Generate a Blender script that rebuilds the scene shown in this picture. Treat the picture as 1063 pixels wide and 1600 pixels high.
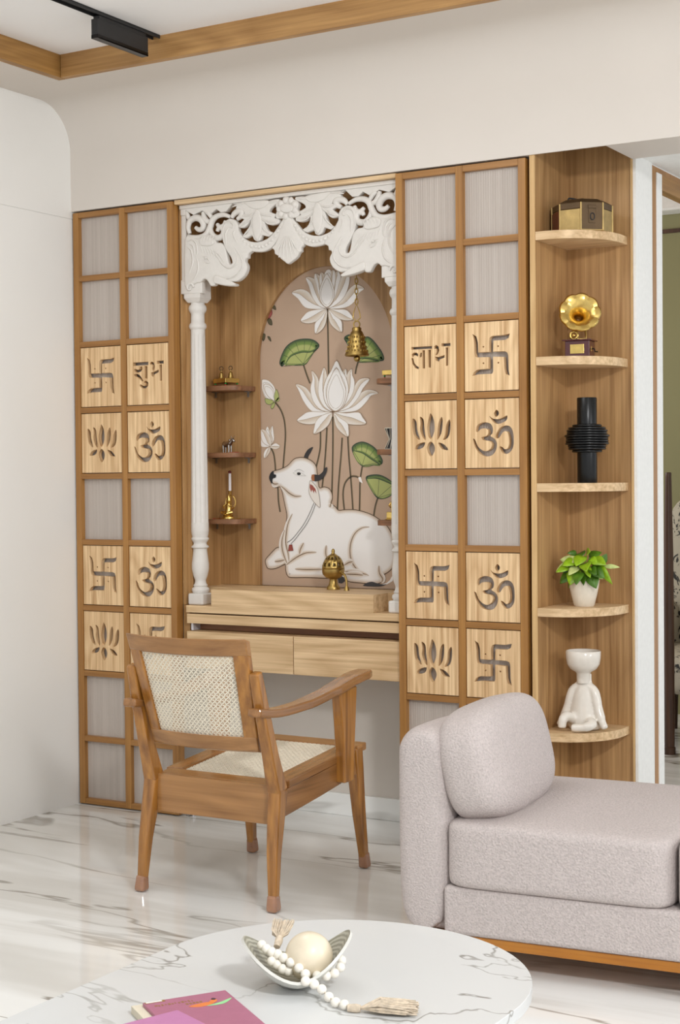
import bpy, bmesh, math, random
from mathutils import Vector, Matrix
from mathutils.geometry import tessellate_polygon
random.seed(7)
for o in list(bpy.data.objects): bpy.data.objects.remove(o)
S = bpy.context.scene
COL = S.collection
PI = math.pi

# ------------------------------------------------------------------ camera
cam = bpy.data.cameras.new('camera')
cam.sensor_fit = 'VERTICAL'; cam.sensor_height = 36.0; cam.lens = 2413 * 36 / 1600
cam.clip_start = 0.05
co = bpy.data.objects.new('camera', cam); COL.objects.link(co)
yaw, pitch, roll = .5355, .0211, -.0088
fw = Vector((-math.sin(yaw) * math.cos(pitch), math.cos(yaw) * math.cos(pitch), -math.sin(pitch)))
rt = Vector((math.cos(yaw), math.sin(yaw), 0)); up = rt.cross(fw)
rt, up = rt * math.cos(roll) + up * math.sin(roll), up * math.cos(roll) - rt * math.sin(roll)
co.matrix_world = Matrix(((rt.x, up.x, -fw.x, 3.8655), (rt.y, up.y, -fw.y, -4.5455), (rt.z, up.z, -fw.z, 1.2313), (0, 0, 0, 1)))
S.camera = co

# ------------------------------------------------------------------ light
W = bpy.data.worlds.new('daylight'); S.world = W; W.use_nodes = True
bg = W.node_tree.nodes['Background']
bg.inputs[0].default_value = (.93, .965, 1.0, 1); bg.inputs[1].default_value = .76
def area(name, loc, target, sx, sy, power, col=(1, .97, .93)):
    l = bpy.data.lights.new(name, 'AREA'); l.shape = 'RECTANGLE'; l.size = sx; l.size_y = sy
    l.energy = power; l.color = col
    o = bpy.data.objects.new(name, l); COL.objects.link(o); o.location = loc
    o.rotation_euler = (Vector(target) - Vector(loc)).to_track_quat('-Z', 'Y').to_euler()
    return o
area('assumed_key_light', (4.7, -3.6, 2.69), (1.0, -.7, 0), .42, .42, 84, (.985, .99, 1))  # assumed source, placed to cast the chair-leg shadows; unseen, no fixture modelled
area('overhead_fill', (1.35, -1.5, 2.70), (1.35, -1.5, 0), .9, .9, 10, (.985, .99, 1))  # added fill from above to brighten the floor, no real fixture
area('assumed_side_light', (6.0, -1.3, 1.7), (2.0, -1.6, .6), .8, 1.0, 16, (.985, .99, 1))  # assumed light from the right, after the bowl's shadow; no window built
area('bedroom_fill', (.3, 1.6, 1.9), (1.6, 2.8, 1.2), 1.0, 1.0, 13)  # added fill for the enclosed bedroom, no actual window behind it
vs = S.view_settings
vs.view_transform = 'Standard'; vs.look = 'None'; vs.exposure = 0.36; vs.gamma = 1.0; vs.use_curve_mapping = False

# ------------------------------------------------------------------ materials
MATS = {}
def lin(c):
    return tuple(((v / 255) / 12.92 if v / 255 <= .04045 else ((v / 255 + .055) / 1.055) ** 2.4) for v in c) + (1,)
def newmat(name):
    m = bpy.data.materials.new(name); m.use_nodes = True
    nt = m.node_tree; b = nt.nodes['Principled BSDF']; MATS[name] = m
    return m, nt, b
def N(nt, t, **kw):
    n = nt.nodes.new(t)
    for k, v in kw.items():
        if k.startswith('i_'): n.inputs[k[2:].replace('_', ' ')].default_value = v
        else: setattr(n, k, v)
    return n
def L(nt, a, ao, b, bi): nt.links.new(a.outputs[ao], b.inputs[bi])
def ramp(nt, stops):
    r = nt.nodes.new('ShaderNodeValToRGB'); e = r.color_ramp.elements
    while len(e) < len(stops): e.new(.5)
    for el, (p, c) in zip(e, stops): el.position = p; el.color = c
    return r
def coords(nt, scale, rot=(0, 0, 0), rnd=True):
    tc = N(nt, 'ShaderNodeTexCoord'); mp = N(nt, 'ShaderNodeMapping')
    mp.inputs['Scale'].default_value = scale; mp.inputs['Rotation'].default_value = rot
    if rnd:
        oi = N(nt, 'ShaderNodeObjectInfo'); ml = N(nt, 'ShaderNodeMath', operation='MULTIPLY'); ml.inputs[1].default_value = 37.0
        L(nt, oi, 'Random', ml, 0)
        ad = N(nt, 'ShaderNodeVectorMath', operation='ADD'); L(nt, tc, 'Object', ad, 0); L(nt, ml, 0, ad, 1)
        L(nt, ad, 0, mp, 'Vector')
    else: L(nt, tc, 'Object', mp, 'Vector')
    return mp
def bump(nt, b, src, out, strength, dist=.002):
    n = N(nt, 'ShaderNodeBump'); n.inputs['Strength'].default_value = strength; n.inputs['Distance'].default_value = dist
    L(nt, src, out, n, 'Height'); L(nt, n, 'Normal', b, 'Normal')
def plain(name, rgb, rough=.5, metal=0, coat=0, noise=0, nscale=60, bstr=0, spec=.5, trans=0):
    m, nt, b = newmat(name); c = lin(rgb)
    b.inputs['Base Color'].default_value = c; b.inputs['Roughness'].default_value = rough
    b.inputs['Metallic'].default_value = metal; b.inputs['Coat Weight'].default_value = coat
    b.inputs['Specular IOR Level'].default_value = spec; b.inputs['Transmission Weight'].default_value = trans
    mp = coords(nt, (1, 1, 1), rnd=False)
    nz = N(nt, 'ShaderNodeTexNoise', i_Scale=nscale, i_Detail=4.0)
    L(nt, mp, 0, nz, 'Vector')
    k = noise if noise else .03
    r = ramp(nt, [(.3, tuple(v * (1 - k) for v in c[:3]) + (1,)), (.7, tuple(min(1, v * (1 + k)) for v in c[:3]) + (1,))])
    L(nt, nz, 'Fac', r, 'Fac'); L(nt, r, 'Color', b, 'Base Color')
    if bstr: bump(nt, b, nz, 'Fac', bstr, .004)
    return m
def wood(name, light, dark, axis='z', rough=.45, coat=0, grain=1.0, contrast=1.0, band=9.0, fig=.32):
    """streaky timber: the grain runs along one axis, cathedral bands from a distorted wave"""
    m, nt, b = newmat(name)
    al, ac = 2.2 * grain, 95 * grain
    sc = {'x': (al, ac, ac), 'y': (ac, al, ac), 'z': (ac, ac, al)}[axis]
    mp = coords(nt, sc)
    n1 = N(nt, 'ShaderNodeTexNoise', i_Scale=1.0, i_Detail=8.0, i_Roughness=.6); L(nt, mp, 0, n1, 'Vector')
    sc2 = {'x': (.5, 1, 1), 'y': (1, .5, 1), 'z': (1, 1, .16)}[axis]
    if axis != 'z': sc2 = tuple(.16 if i == 'xyz'.index(axis) else 1 for i in range(3))
    mp2 = coords(nt, sc2)
    n2 = N(nt, 'ShaderNodeTexNoise', i_Scale=band * .55, i_Detail=1.5, i_Roughness=.4); L(nt, mp2, 0, n2, 'Vector')
    ml = N(nt, 'ShaderNodeMath', operation='MULTIPLY'); ml.inputs[1].default_value = band * 1.6; L(nt, n2, 'Fac', ml, 0)
    fr = N(nt, 'ShaderNodeMath', operation='PINGPONG'); fr.inputs[1].default_value = .5; L(nt, ml, 0, fr, 0)
    mx = N(nt, 'ShaderNodeMath', operation='MULTIPLY_ADD'); mx.inputs[1].default_value = fig; L(nt, fr, 0, mx, 0)
    sb = N(nt, 'ShaderNodeMath', operation='MULTIPLY'); sb.inputs[1].default_value = 1.06 - fig * .5; L(nt, n1, 'Fac', sb, 0)
    L(nt, sb, 0, mx, 2)
    a, d = lin(light), lin(dark)
    mid = tuple((x + y) / 2 for x, y in zip(a, d))
    w = .22 / contrast
    r = ramp(nt, [(.53 - w, d), (.53, mid), (.53 + w, a)])
    L(nt, mx, 0, r, 'Fac'); L(nt, r, 'Color', b, 'Base Color')
    b.inputs['Roughness'].default_value = rough; b.inputs['Coat Weight'].default_value = coat; b.inputs['Coat Roughness'].default_value = .12
    bump(nt, b, n1, 'Fac', .06, .001)
    return m
def marble(name, base, vein, faint, rot, scale, stretch, rough, vw=.012, off=(0, 0, 0), fa=.35):
    m, nt, b = newmat(name)
    mp = coords(nt, stretch, (0, 0, rot), rnd=False); mp.inputs['Location'].default_value = off
    def veins(s, w, det, dist):
        n = N(nt, 'ShaderNodeTexNoise', i_Scale=s, i_Detail=det, i_Roughness=.55, i_Distortion=dist); L(nt, mp, 0, n, 'Vector')
        s1 = N(nt, 'ShaderNodeMath', operation='SUBTRACT'); s1.inputs[1].default_value = .5; L(nt, n, 'Fac', s1, 0)
        ab = N(nt, 'ShaderNodeMath', operation='ABSOLUTE'); L(nt, s1, 0, ab, 0)
        mr = N(nt, 'ShaderNodeMapRange', interpolation_type='SMOOTHSTEP'); mr.inputs[1].default_value = 0; mr.inputs[2].default_value = w
        mr.inputs[3].default_value = 1; mr.inputs[4].default_value = 0; L(nt, ab, 0, mr, 0)
        return mr
    v1 = veins(scale, vw, 4.5, .5); v2 = veins(scale * .45, vw * 7, 5, .4)
    pt = N(nt, 'ShaderNodeTexNoise', i_Scale=scale * .9, i_Detail=3.0); L(nt, mp, 0, pt, 'Vector')
    pr = ramp(nt, [(.36, (0, 0, 0, 1)), (.60, (1, 1, 1, 1))]); L(nt, pt, 'Fac', pr, 'Fac')
    mm = N(nt, 'ShaderNodeMath', operation='MULTIPLY'); L(nt, v1, 0, mm, 0); L(nt, pr, 'Color', mm, 1)
    c1 = N(nt, 'ShaderNodeMix', data_type='RGBA'); c1.inputs['A'].default_value = lin(base); c1.inputs['B'].default_value = lin(faint)
    f2 = N(nt, 'ShaderNodeMath', operation='MULTIPLY'); f2.inputs[1].default_value = fa; L(nt, v2, 0, f2, 0); L(nt, f2, 0, c1, 'Factor')
    c2 = N(nt, 'ShaderNodeMix', data_type='RGBA'); c2.inputs['B'].default_value = lin(vein)
    nt.links.new(c1.outputs['Result'], c2.inputs['A']); L(nt, mm, 0, c2, 'Factor')
    nt.links.new(c2.outputs['Result'], b.inputs['Base Color']); b.inputs['Roughness'].default_value = rough
    return m
def paintmat(name):
    m, nt, b = newmat(name)
    a = N(nt, 'ShaderNodeAttribute', attribute_name='paint'); L(nt, a, 'Color', b, 'Base Color')
    b.inputs['Roughness'].default_value = .6
    return m

plain('wall_paint', (219, 211, 202), .75, noise=.012, nscale=3)
plain('wall_left_paint', (236, 234, 229), .6, noise=.012, nscale=3)
plain('ceiling_paint', (250, 249, 248), .8, noise=.01, nscale=3)
plain('passage_white', (236, 235, 231), .7)
plain('carved_white', (220, 215, 208), .55, noise=.02)
plain('ceramic_white', (226, 218, 206), .16, coat=.5)
plain('pot_white', (226, 216, 198), .4)
plain('groove', (170, 160, 148), .8)
marble('floor_marble', (244, 244, 241), (138, 130, 117), (200, 196, 188), -.55, 1.35, (.36, 2.3, 1), .06, vw=.016, fa=.65)
marble('table_marble', (214, 215, 214), (146, 144, 138), (226, 225, 220), .9, 2.1, (1, 1.7, 1), .25, vw=.009, off=(.7, .2, 0), fa=.18)
wood('teak', (180, 130, 68), (138, 92, 40), 'z', .42, .1, .8, .9, 6, .25)
wood('teak_x', (176, 126, 68), (134, 90, 40), 'x', .42, .1, .8, .9, 6, .25)
wood('ash_panel', (242, 210, 164), (194, 153, 106), 'z', .55, 0, 1.0, 1.3, 10, .22)
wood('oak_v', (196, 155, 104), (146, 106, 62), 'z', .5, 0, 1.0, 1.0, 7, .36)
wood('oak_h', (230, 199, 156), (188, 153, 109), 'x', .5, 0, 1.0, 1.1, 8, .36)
wood('oak_y', (196, 156, 106), (150, 110, 66), 'y', .5, 0, 1.0, .9, 8)
wood('cornice_x', (196, 152, 96), (152, 110, 62), 'x', .5)
wood('cornice_y', (176, 132, 72), (138, 98, 50), 'y', .5)
wood('edge_pale', (222, 186, 132), (190, 150, 98), 'z', .5)
wood('walnut', (150, 104, 70), (112, 74, 46), 'x', .5)
wood('chair_wood', (190, 130, 56), (122, 74, 24), 'z', .25, .55, .6, .9)
wood('chair_wood_x', (184, 134, 80), (130, 86, 42), 'x', .3, .4, .6, .8)
wood('chair_wood_y', (172, 120, 68), (118, 76, 36), 'y', .25, .5, .6, .9)
wood('sofa_wood', (186, 120, 26), (162, 96, 12), 'x', .35, .3)
wood('dark_wood', (84, 54, 34), (52, 32, 20), 'z', .4)
plain('cane', (240, 231, 212), .55, noise=.05)
plain('plastic_wrap', (160, 112, 80), .12, coat=1, noise=.12, nscale=40, bstr=.5)
plain('fabric', (199, 188, 184), .95, noise=.13, nscale=210, bstr=1.0, spec=.12)
plain('brass', (176, 148, 88), .38, metal=1, noise=.15, nscale=40)
plain('gold', (222, 190, 112), .24, metal=1, noise=.1, nscale=60)
plain('brass_box', (178, 152, 100), .45, metal=.85, noise=.18, nscale=30, bstr=.15)
plain('brass_box_dark', (92, 72, 48), .5, metal=.55, noise=.15, nscale=30)
plain('maroon', (78, 22, 22), .25, coat=.5)
plain('silver', (190, 184, 178), .25, metal=1, noise=.15)
plain('steel', (150, 148, 146), .35, metal=1)
plain('black_gloss', (7, 7, 7), .3, spec=.35)
plain('black_matte', (34, 34, 35), .5)
plain('bead_green', (40, 150, 60), .3); plain('bead_red', (190, 30, 60), .3)
plain('red_thread', (170, 50, 40), .7)
plain('candle_white', (232, 226, 224), .4); plain('candle_tip', (96, 22, 16), .4)
plain('leaf_lime', (140, 178, 30), .35, noise=.3, nscale=45); plain('leaf_green', (72, 112, 22), .35, noise=.35, nscale=45)
plain('leaf_pale', (196, 206, 130), .4, noise=.25, nscale=60); plain('stem_green', (120, 150, 60), .5)
plain('pot_grey', (214, 212, 204), .35, noise=.06, nscale=30); plain('soil', (60, 46, 34), .9)
plain('bead_white', (244, 238, 226), .55); plain('jute', (206, 190, 168), .9, noise=.2, nscale=120)
plain('stone_cream', (236, 222, 196), .35, coat=.2, noise=.12, nscale=18)
plain('book_plum', (170, 104, 128), .45); plain('book_pink', (190, 124, 168), .4); plain('paper', (222, 212, 190), .8)
plain('ink_gold', (150, 110, 50), .5); plain('ink_orange', (226, 128, 60), .5); plain('ink_green', (150, 214, 150), .5)
plain('ink_white', (236, 232, 228), .5); plain('ink_dark', (70, 46, 60), .5)
plain('mural_ground', (188, 160, 136), .6, noise=.05, nscale=4)
plain('sage_wall', (140, 136, 98), .8, noise=.02, nscale=2)
plain('damaru_white', (224, 214, 196), .6)
plain('metal_slide', (214, 212, 216), .4, metal=.3)
paintmat('mural_paint')
def m_glass():
    m, nt, b = newmat('reeded_glass')
    b.inputs['Base Color'].default_value = lin((214, 207, 202)); b.inputs['Roughness'].default_value = .2
    b.inputs['Transmission Weight'].default_value = .18; b.inputs['IOR'].default_value = 1.45
    mp = coords(nt, (90, 1, .8)); nz = N(nt, 'ShaderNodeTexNoise', i_Scale=1.0, i_Detail=3.0); L(nt, mp, 0, nz, 'Vector')
    r = ramp(nt, [(.3, lin((196, 184, 174))), (.7, lin((208, 197, 187)))]); L(nt, nz, 'Fac', r, 'Fac'); L(nt, r, 'Color', b, 'Base Color')
m_glass()
def m_shell():
    m, nt, b = newmat('shell_inside')
    mp = coords(nt, (1, 1, 1), rnd=False)
    wv = N(nt, 'ShaderNodeTexWave', wave_type='RINGS', rings_direction='X', i_Scale=38.0, i_Distortion=3.0, i_Detail=2.0); L(nt, mp, 0, wv, 'Vector')
    r = ramp(nt, [(.15, lin((140, 136, 116))), (.85, lin((186, 182, 164)))]); L(nt, wv, 'Fac', r, 'Fac'); L(nt, r, 'Color', b, 'Base Color')
    b.inputs['Roughness'].default_value = .35
m_shell()
def m_pattern():
    m, nt, b = newmat('leaf_print_fabric')
    mp = coords(nt, (1, 1, 1.0), rnd=False)
    n = N(nt, 'ShaderNodeTexNoise', i_Scale=16.0, i_Detail=5.0, i_Distortion=2.5); L(nt, mp, 0, n, 'Vector')
    r = ramp(nt, [(.40, lin((52, 50, 48))), (.45, lin((176, 168, 150)))]); L(nt, n, 'Fac', r, 'Fac'); L(nt, r, 'Color', b, 'Base Color')
    b.inputs['Roughness'].default_value = .9
m_pattern()

# ------------------------------------------------------------------ helpers
def tag(o, label=None, cat=None, group=None, kind=None):
    if label: o['label'] = label
    if cat: o['category'] = cat
    if group: o['group'] = group
    if kind: o['kind'] = kind
    return o
def thing(name, label, cat, loc=(0, 0, 0), rotz=0, group=None):
    o = bpy.data.objects.new(name, None); COL.objects.link(o); o.location = loc; o.rotation_euler = (0, 0, rotz); o.empty_display_size = .05
    return tag(o, label, cat, group)
def link(name, me, mat, parent=None, smooth=40, bevel=0, seg=2):
    if smooth is not None:
        me.shade_smooth(); me.set_sharp_from_angle(angle=math.radians(smooth))
    if mat and not me.materials: me.materials.append(MATS[mat])
    o = bpy.data.objects.new(name, me); COL.objects.link(o)
    if parent: o.parent = parent
    if bevel:
        b = o.modifiers.new('bevel', 'BEVEL'); b.width = bevel; b.segments = seg; b.limit_method = 'ANGLE'; b.angle_limit = math.radians(40)
    return o
class MB:
    def __init__(s): s.v = []; s.f = []
    def box(s, x0, x1, y0, y1, z0, z1):
        k = len(s.v); s.v += [(x, y, z) for z in (z0, z1) for y in (y0, y1) for x in (x0, x1)]
        s.f += [tuple(k + i for i in q) for q in ((0, 2, 3, 1), (4, 5, 7, 6), (0, 1, 5, 4), (2, 6, 7, 3), (0, 4, 6, 2), (1, 3, 7, 5))]; return s
    def ring(s, rings, close=False, cap=True):
        n = len(rings[0]); k = len(s.v)
        for r in rings: s.v += [tuple(p) for p in r]
        m = len(rings)
        for i in range(m if close else m - 1):
            a = k + i * n; b = k + ((i + 1) % m) * n
            for j in range(n): s.f.append((a + j, a + (j + 1) % n, b + (j + 1) % n, b + j))
        if cap and not close:
            s.f.append(tuple(k + j for j in reversed(range(n)))); s.f.append(tuple(k + (m - 1) * n + j for j in range(n)))
        return s
    def tube(s, pts, rad, n=8, close=False, flat=1.0, fdir=None):
        pts = [Vector(p) for p in pts]; m = len(pts); rings = []; up0 = None
        for i, p in enumerate(pts):
            if close: t = pts[(i + 1) % m] - pts[i - 1]
            else: t = pts[min(i + 1, m - 1)] - pts[max(i - 1, 0)]
            t.normalize()
            if up0 is None: up0 = Vector((0, 0, 1)) if abs(t.z) < .9 else Vector((1, 0, 0))
            if fdir: up0 = Vector(fdir)
            a = t.cross(up0)
            if a.length < 1e-6: a = t.cross(Vector((.3, .9, .2)))
            a.normalize(); b = a.cross(t).normalized(); up0 = b
            r = rad[i] if isinstance(rad, (list, tuple)) else rad
            rings.append([p + a * (r * math.cos(2 * PI * j / n)) + b * (r * flat * math.sin(2 * PI * j / n)) for j in range(n)])
        return s.ring(rings, close)
    def bar(s, pts, w, h, side=(1, 0, 0)):
        """rectangular section swept along a path; w across `side`, h the other way"""
        pts = [Vector(p) for p in pts]; m = len(pts); rings = []
        for i, p in enumerate(pts):
            t = (pts[min(i + 1, m - 1)] - pts[max(i - 1, 0)]).normalized()
            sd = Vector(side); sd = (sd - t * sd.dot(t)).normalized(); u = t.cross(sd)
            ww = (w[i] if isinstance(w, (list, tuple)) else w) / 2; hh = (h[i] if isinstance(h, (list, tuple)) else h) / 2
            rings.append([p - sd * ww - u * hh, p + sd * ww - u * hh, p + sd * ww + u * hh, p - sd * ww + u * hh])
        return s.ring(rings)
    def lathe(s, prof, n=24, c=(0, 0, 0), flute=None, rx=1, ry=1):
        rings = []
        for i, (r, z) in enumerate(prof):
            rings.append([(c[0] + rx * (r * (1 + (flute(i, j) if flute else 0))) * math.cos(2 * PI * j / n), c[1] + ry * (r * (1 + (flute(i, j) if flute else 0))) * math.sin(2 * PI * j / n), c[2] + z) for j in range(n)])
        return s.ring(rings)
    def ball(s, c, r, n=12, m=8, sc=(1, 1, 1), pw=1.0):
        sg = lambda q: math.copysign(abs(q) ** pw, q)
        rings = []
        for i in range(m + 1):
            a = -PI / 2 + PI * i / m
            a = max(-PI / 2 + .02, min(PI / 2 - .02, a))
            rings.append([(c[0] + r * sc[0] * sg(math.cos(a)) * sg(math.cos(2 * PI * j / n)), c[1] + r * sc[1] * sg(math.cos(a)) * sg(math.sin(2 * PI * j / n)), c[2] + r * sc[2] * sg(math.sin(a))) for j in range(n)])
        return s.ring(rings)
    def prism(s, poly, f, d0, d1):
        """polygon (2D) extruded between depths d0 and d1, f(u, v, d) -> xyz"""
        n = len(poly); k = len(s.v); s.v += [tuple(f(u, v, d)) for d in (d0, d1) for u, v in poly]
        for j in range(n): s.f.append((k + j, k + (j + 1) % n, k + n + (j + 1) % n, k + n + j))
        for t in tessellate_polygon([[Vector((u, v, 0)) for u, v in poly]]):
            s.f.append(tuple(k + i for i in reversed(t))); s.f.append(tuple(k + n + i for i in t))
        return s
    def build(s, name, mat, parent=None, smooth=40, bevel=0, seg=2, fix=True):
        me = bpy.data.meshes.new(name); me.from_pydata([tuple(p) for p in s.v], [], s.f); me.update()
        if fix:
            bm = bmesh.new(); bm.from_mesh(me); bmesh.ops.recalc_face_normals(bm, faces=bm.faces); bm.to_mesh(me); bm.free()
        return link(name, me, mat, parent, smooth, bevel, seg)
def cr(pts, k=4, closed=True):
    """Catmull-Rom resample"""
    n = len(pts); out = []; D = len(pts[0])
    g = (lambda i: pts[i % n]) if closed else (lambda i: pts[max(0, min(n - 1, i))])
    for i in range(n if closed else n - 1):
        a, b, c, d = g(i - 1), g(i), g(i + 1), g(i + 2)
        for j in range(k):
            t = j / k
            out.append(tuple(.5 * (2 * b[q] + (c[q] - a[q]) * t + (2 * a[q] - 5 * b[q] + 4 * c[q] - d[q]) * t * t + (3 * b[q] - a[q] - 3 * c[q] + d[q]) * t ** 3) for q in range(D)))
    if not closed: out.append(tuple(pts[-1]))
    return out
def flat(name, loops, mat, parent, y0, y1, bevel=0, bres=2, smooth=40, off=(0, 0)):
    """cut-out board: outline with holes in the XZ plane, solid from y0 (front) to y1 (back)"""
    cu = bpy.data.curves.new(name, 'CURVE'); cu.dimensions = '2D'; cu.fill_mode = 'BOTH'
    for lp in loops:
        sp = cu.splines.new('POLY'); sp.points.add(len(lp) - 1); sp.use_cyclic_u = True
        for q, (x, z) in zip(sp.points, lp): q.co = (x + off[0], z + off[1], 0, 1)
    cu.extrude = max(1e-5, (y1 - y0) / 2 - bevel); cu.bevel_depth = bevel; cu.bevel_resolution = bres; cu.offset = -bevel
    o = bpy.data.objects.new(name, cu); me = bpy.data.meshes.new_from_object(o)
    bpy.data.objects.remove(o); bpy.data.curves.remove(cu)
    me.transform(Matrix.Translation((0, (y0 + y1) / 2, 0)) @ Matrix.Rotation(PI / 2, 4, 'X'))
    bm = bmesh.new(); bm.from_mesh(me); bmesh.ops.remove_doubles(bm, verts=bm.verts, dist=1e-6); bmesh.ops.recalc_face_normals(bm, faces=bm.faces); bm.to_mesh(me); bm.free()
    me.materials.clear()
    return link(name, me, mat, parent, smooth)
def copy(o, parent=None, loc=None):
    c = o.copy(); COL.objects.link(c); c.parent = parent
    if loc is not None: c.location = loc
    return c
def copy_tree(o, parent=None, loc=None):
    ch = list(o.children); c = copy(o, parent, loc)
    for k in ch: copy_tree(k, c)
    return c
def solid(name, cx, cy, cz, a, b, c, n, mat, parent, res=14, puff=0, rot=None):
    """superellipsoid: a soft upholstered block"""
    bm = bmesh.new(); bmesh.ops.create_cube(bm, size=2)
    bmesh.ops.subdivide_edges(bm, edges=bm.edges[:], cuts=res, use_grid_fill=True)
    for v in bm.verts:
        p = v.co
        q = Vector([math.copysign(abs(math.tan(t * PI / 4)) if n < 3 else abs(t), t) for t in p])
        k = (abs(q.x) ** n + abs(q.y) ** n + abs(q.z) ** n) ** (-1 / n)
        v.co = Vector((q.x * k * a, q.y * k * b, q.z * k * c))
        if puff: v.co.z *= 1 + puff * (1 - (v.co.x / a) ** 2) * (1 - (v.co.y / b) ** 2)
    if rot: bmesh.ops.rotate(bm, verts=bm.verts, cent=(0, 0, 0), matrix=rot)
    bmesh.ops.translate(bm, verts=bm.verts, vec=(cx, cy, cz))
    me = bpy.data.meshes.new(name); bm.to_mesh(me); bm.free()
    return link(name, me, mat, parent, 60)
def struct(o): o['kind'] = 'structure'; return o

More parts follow.
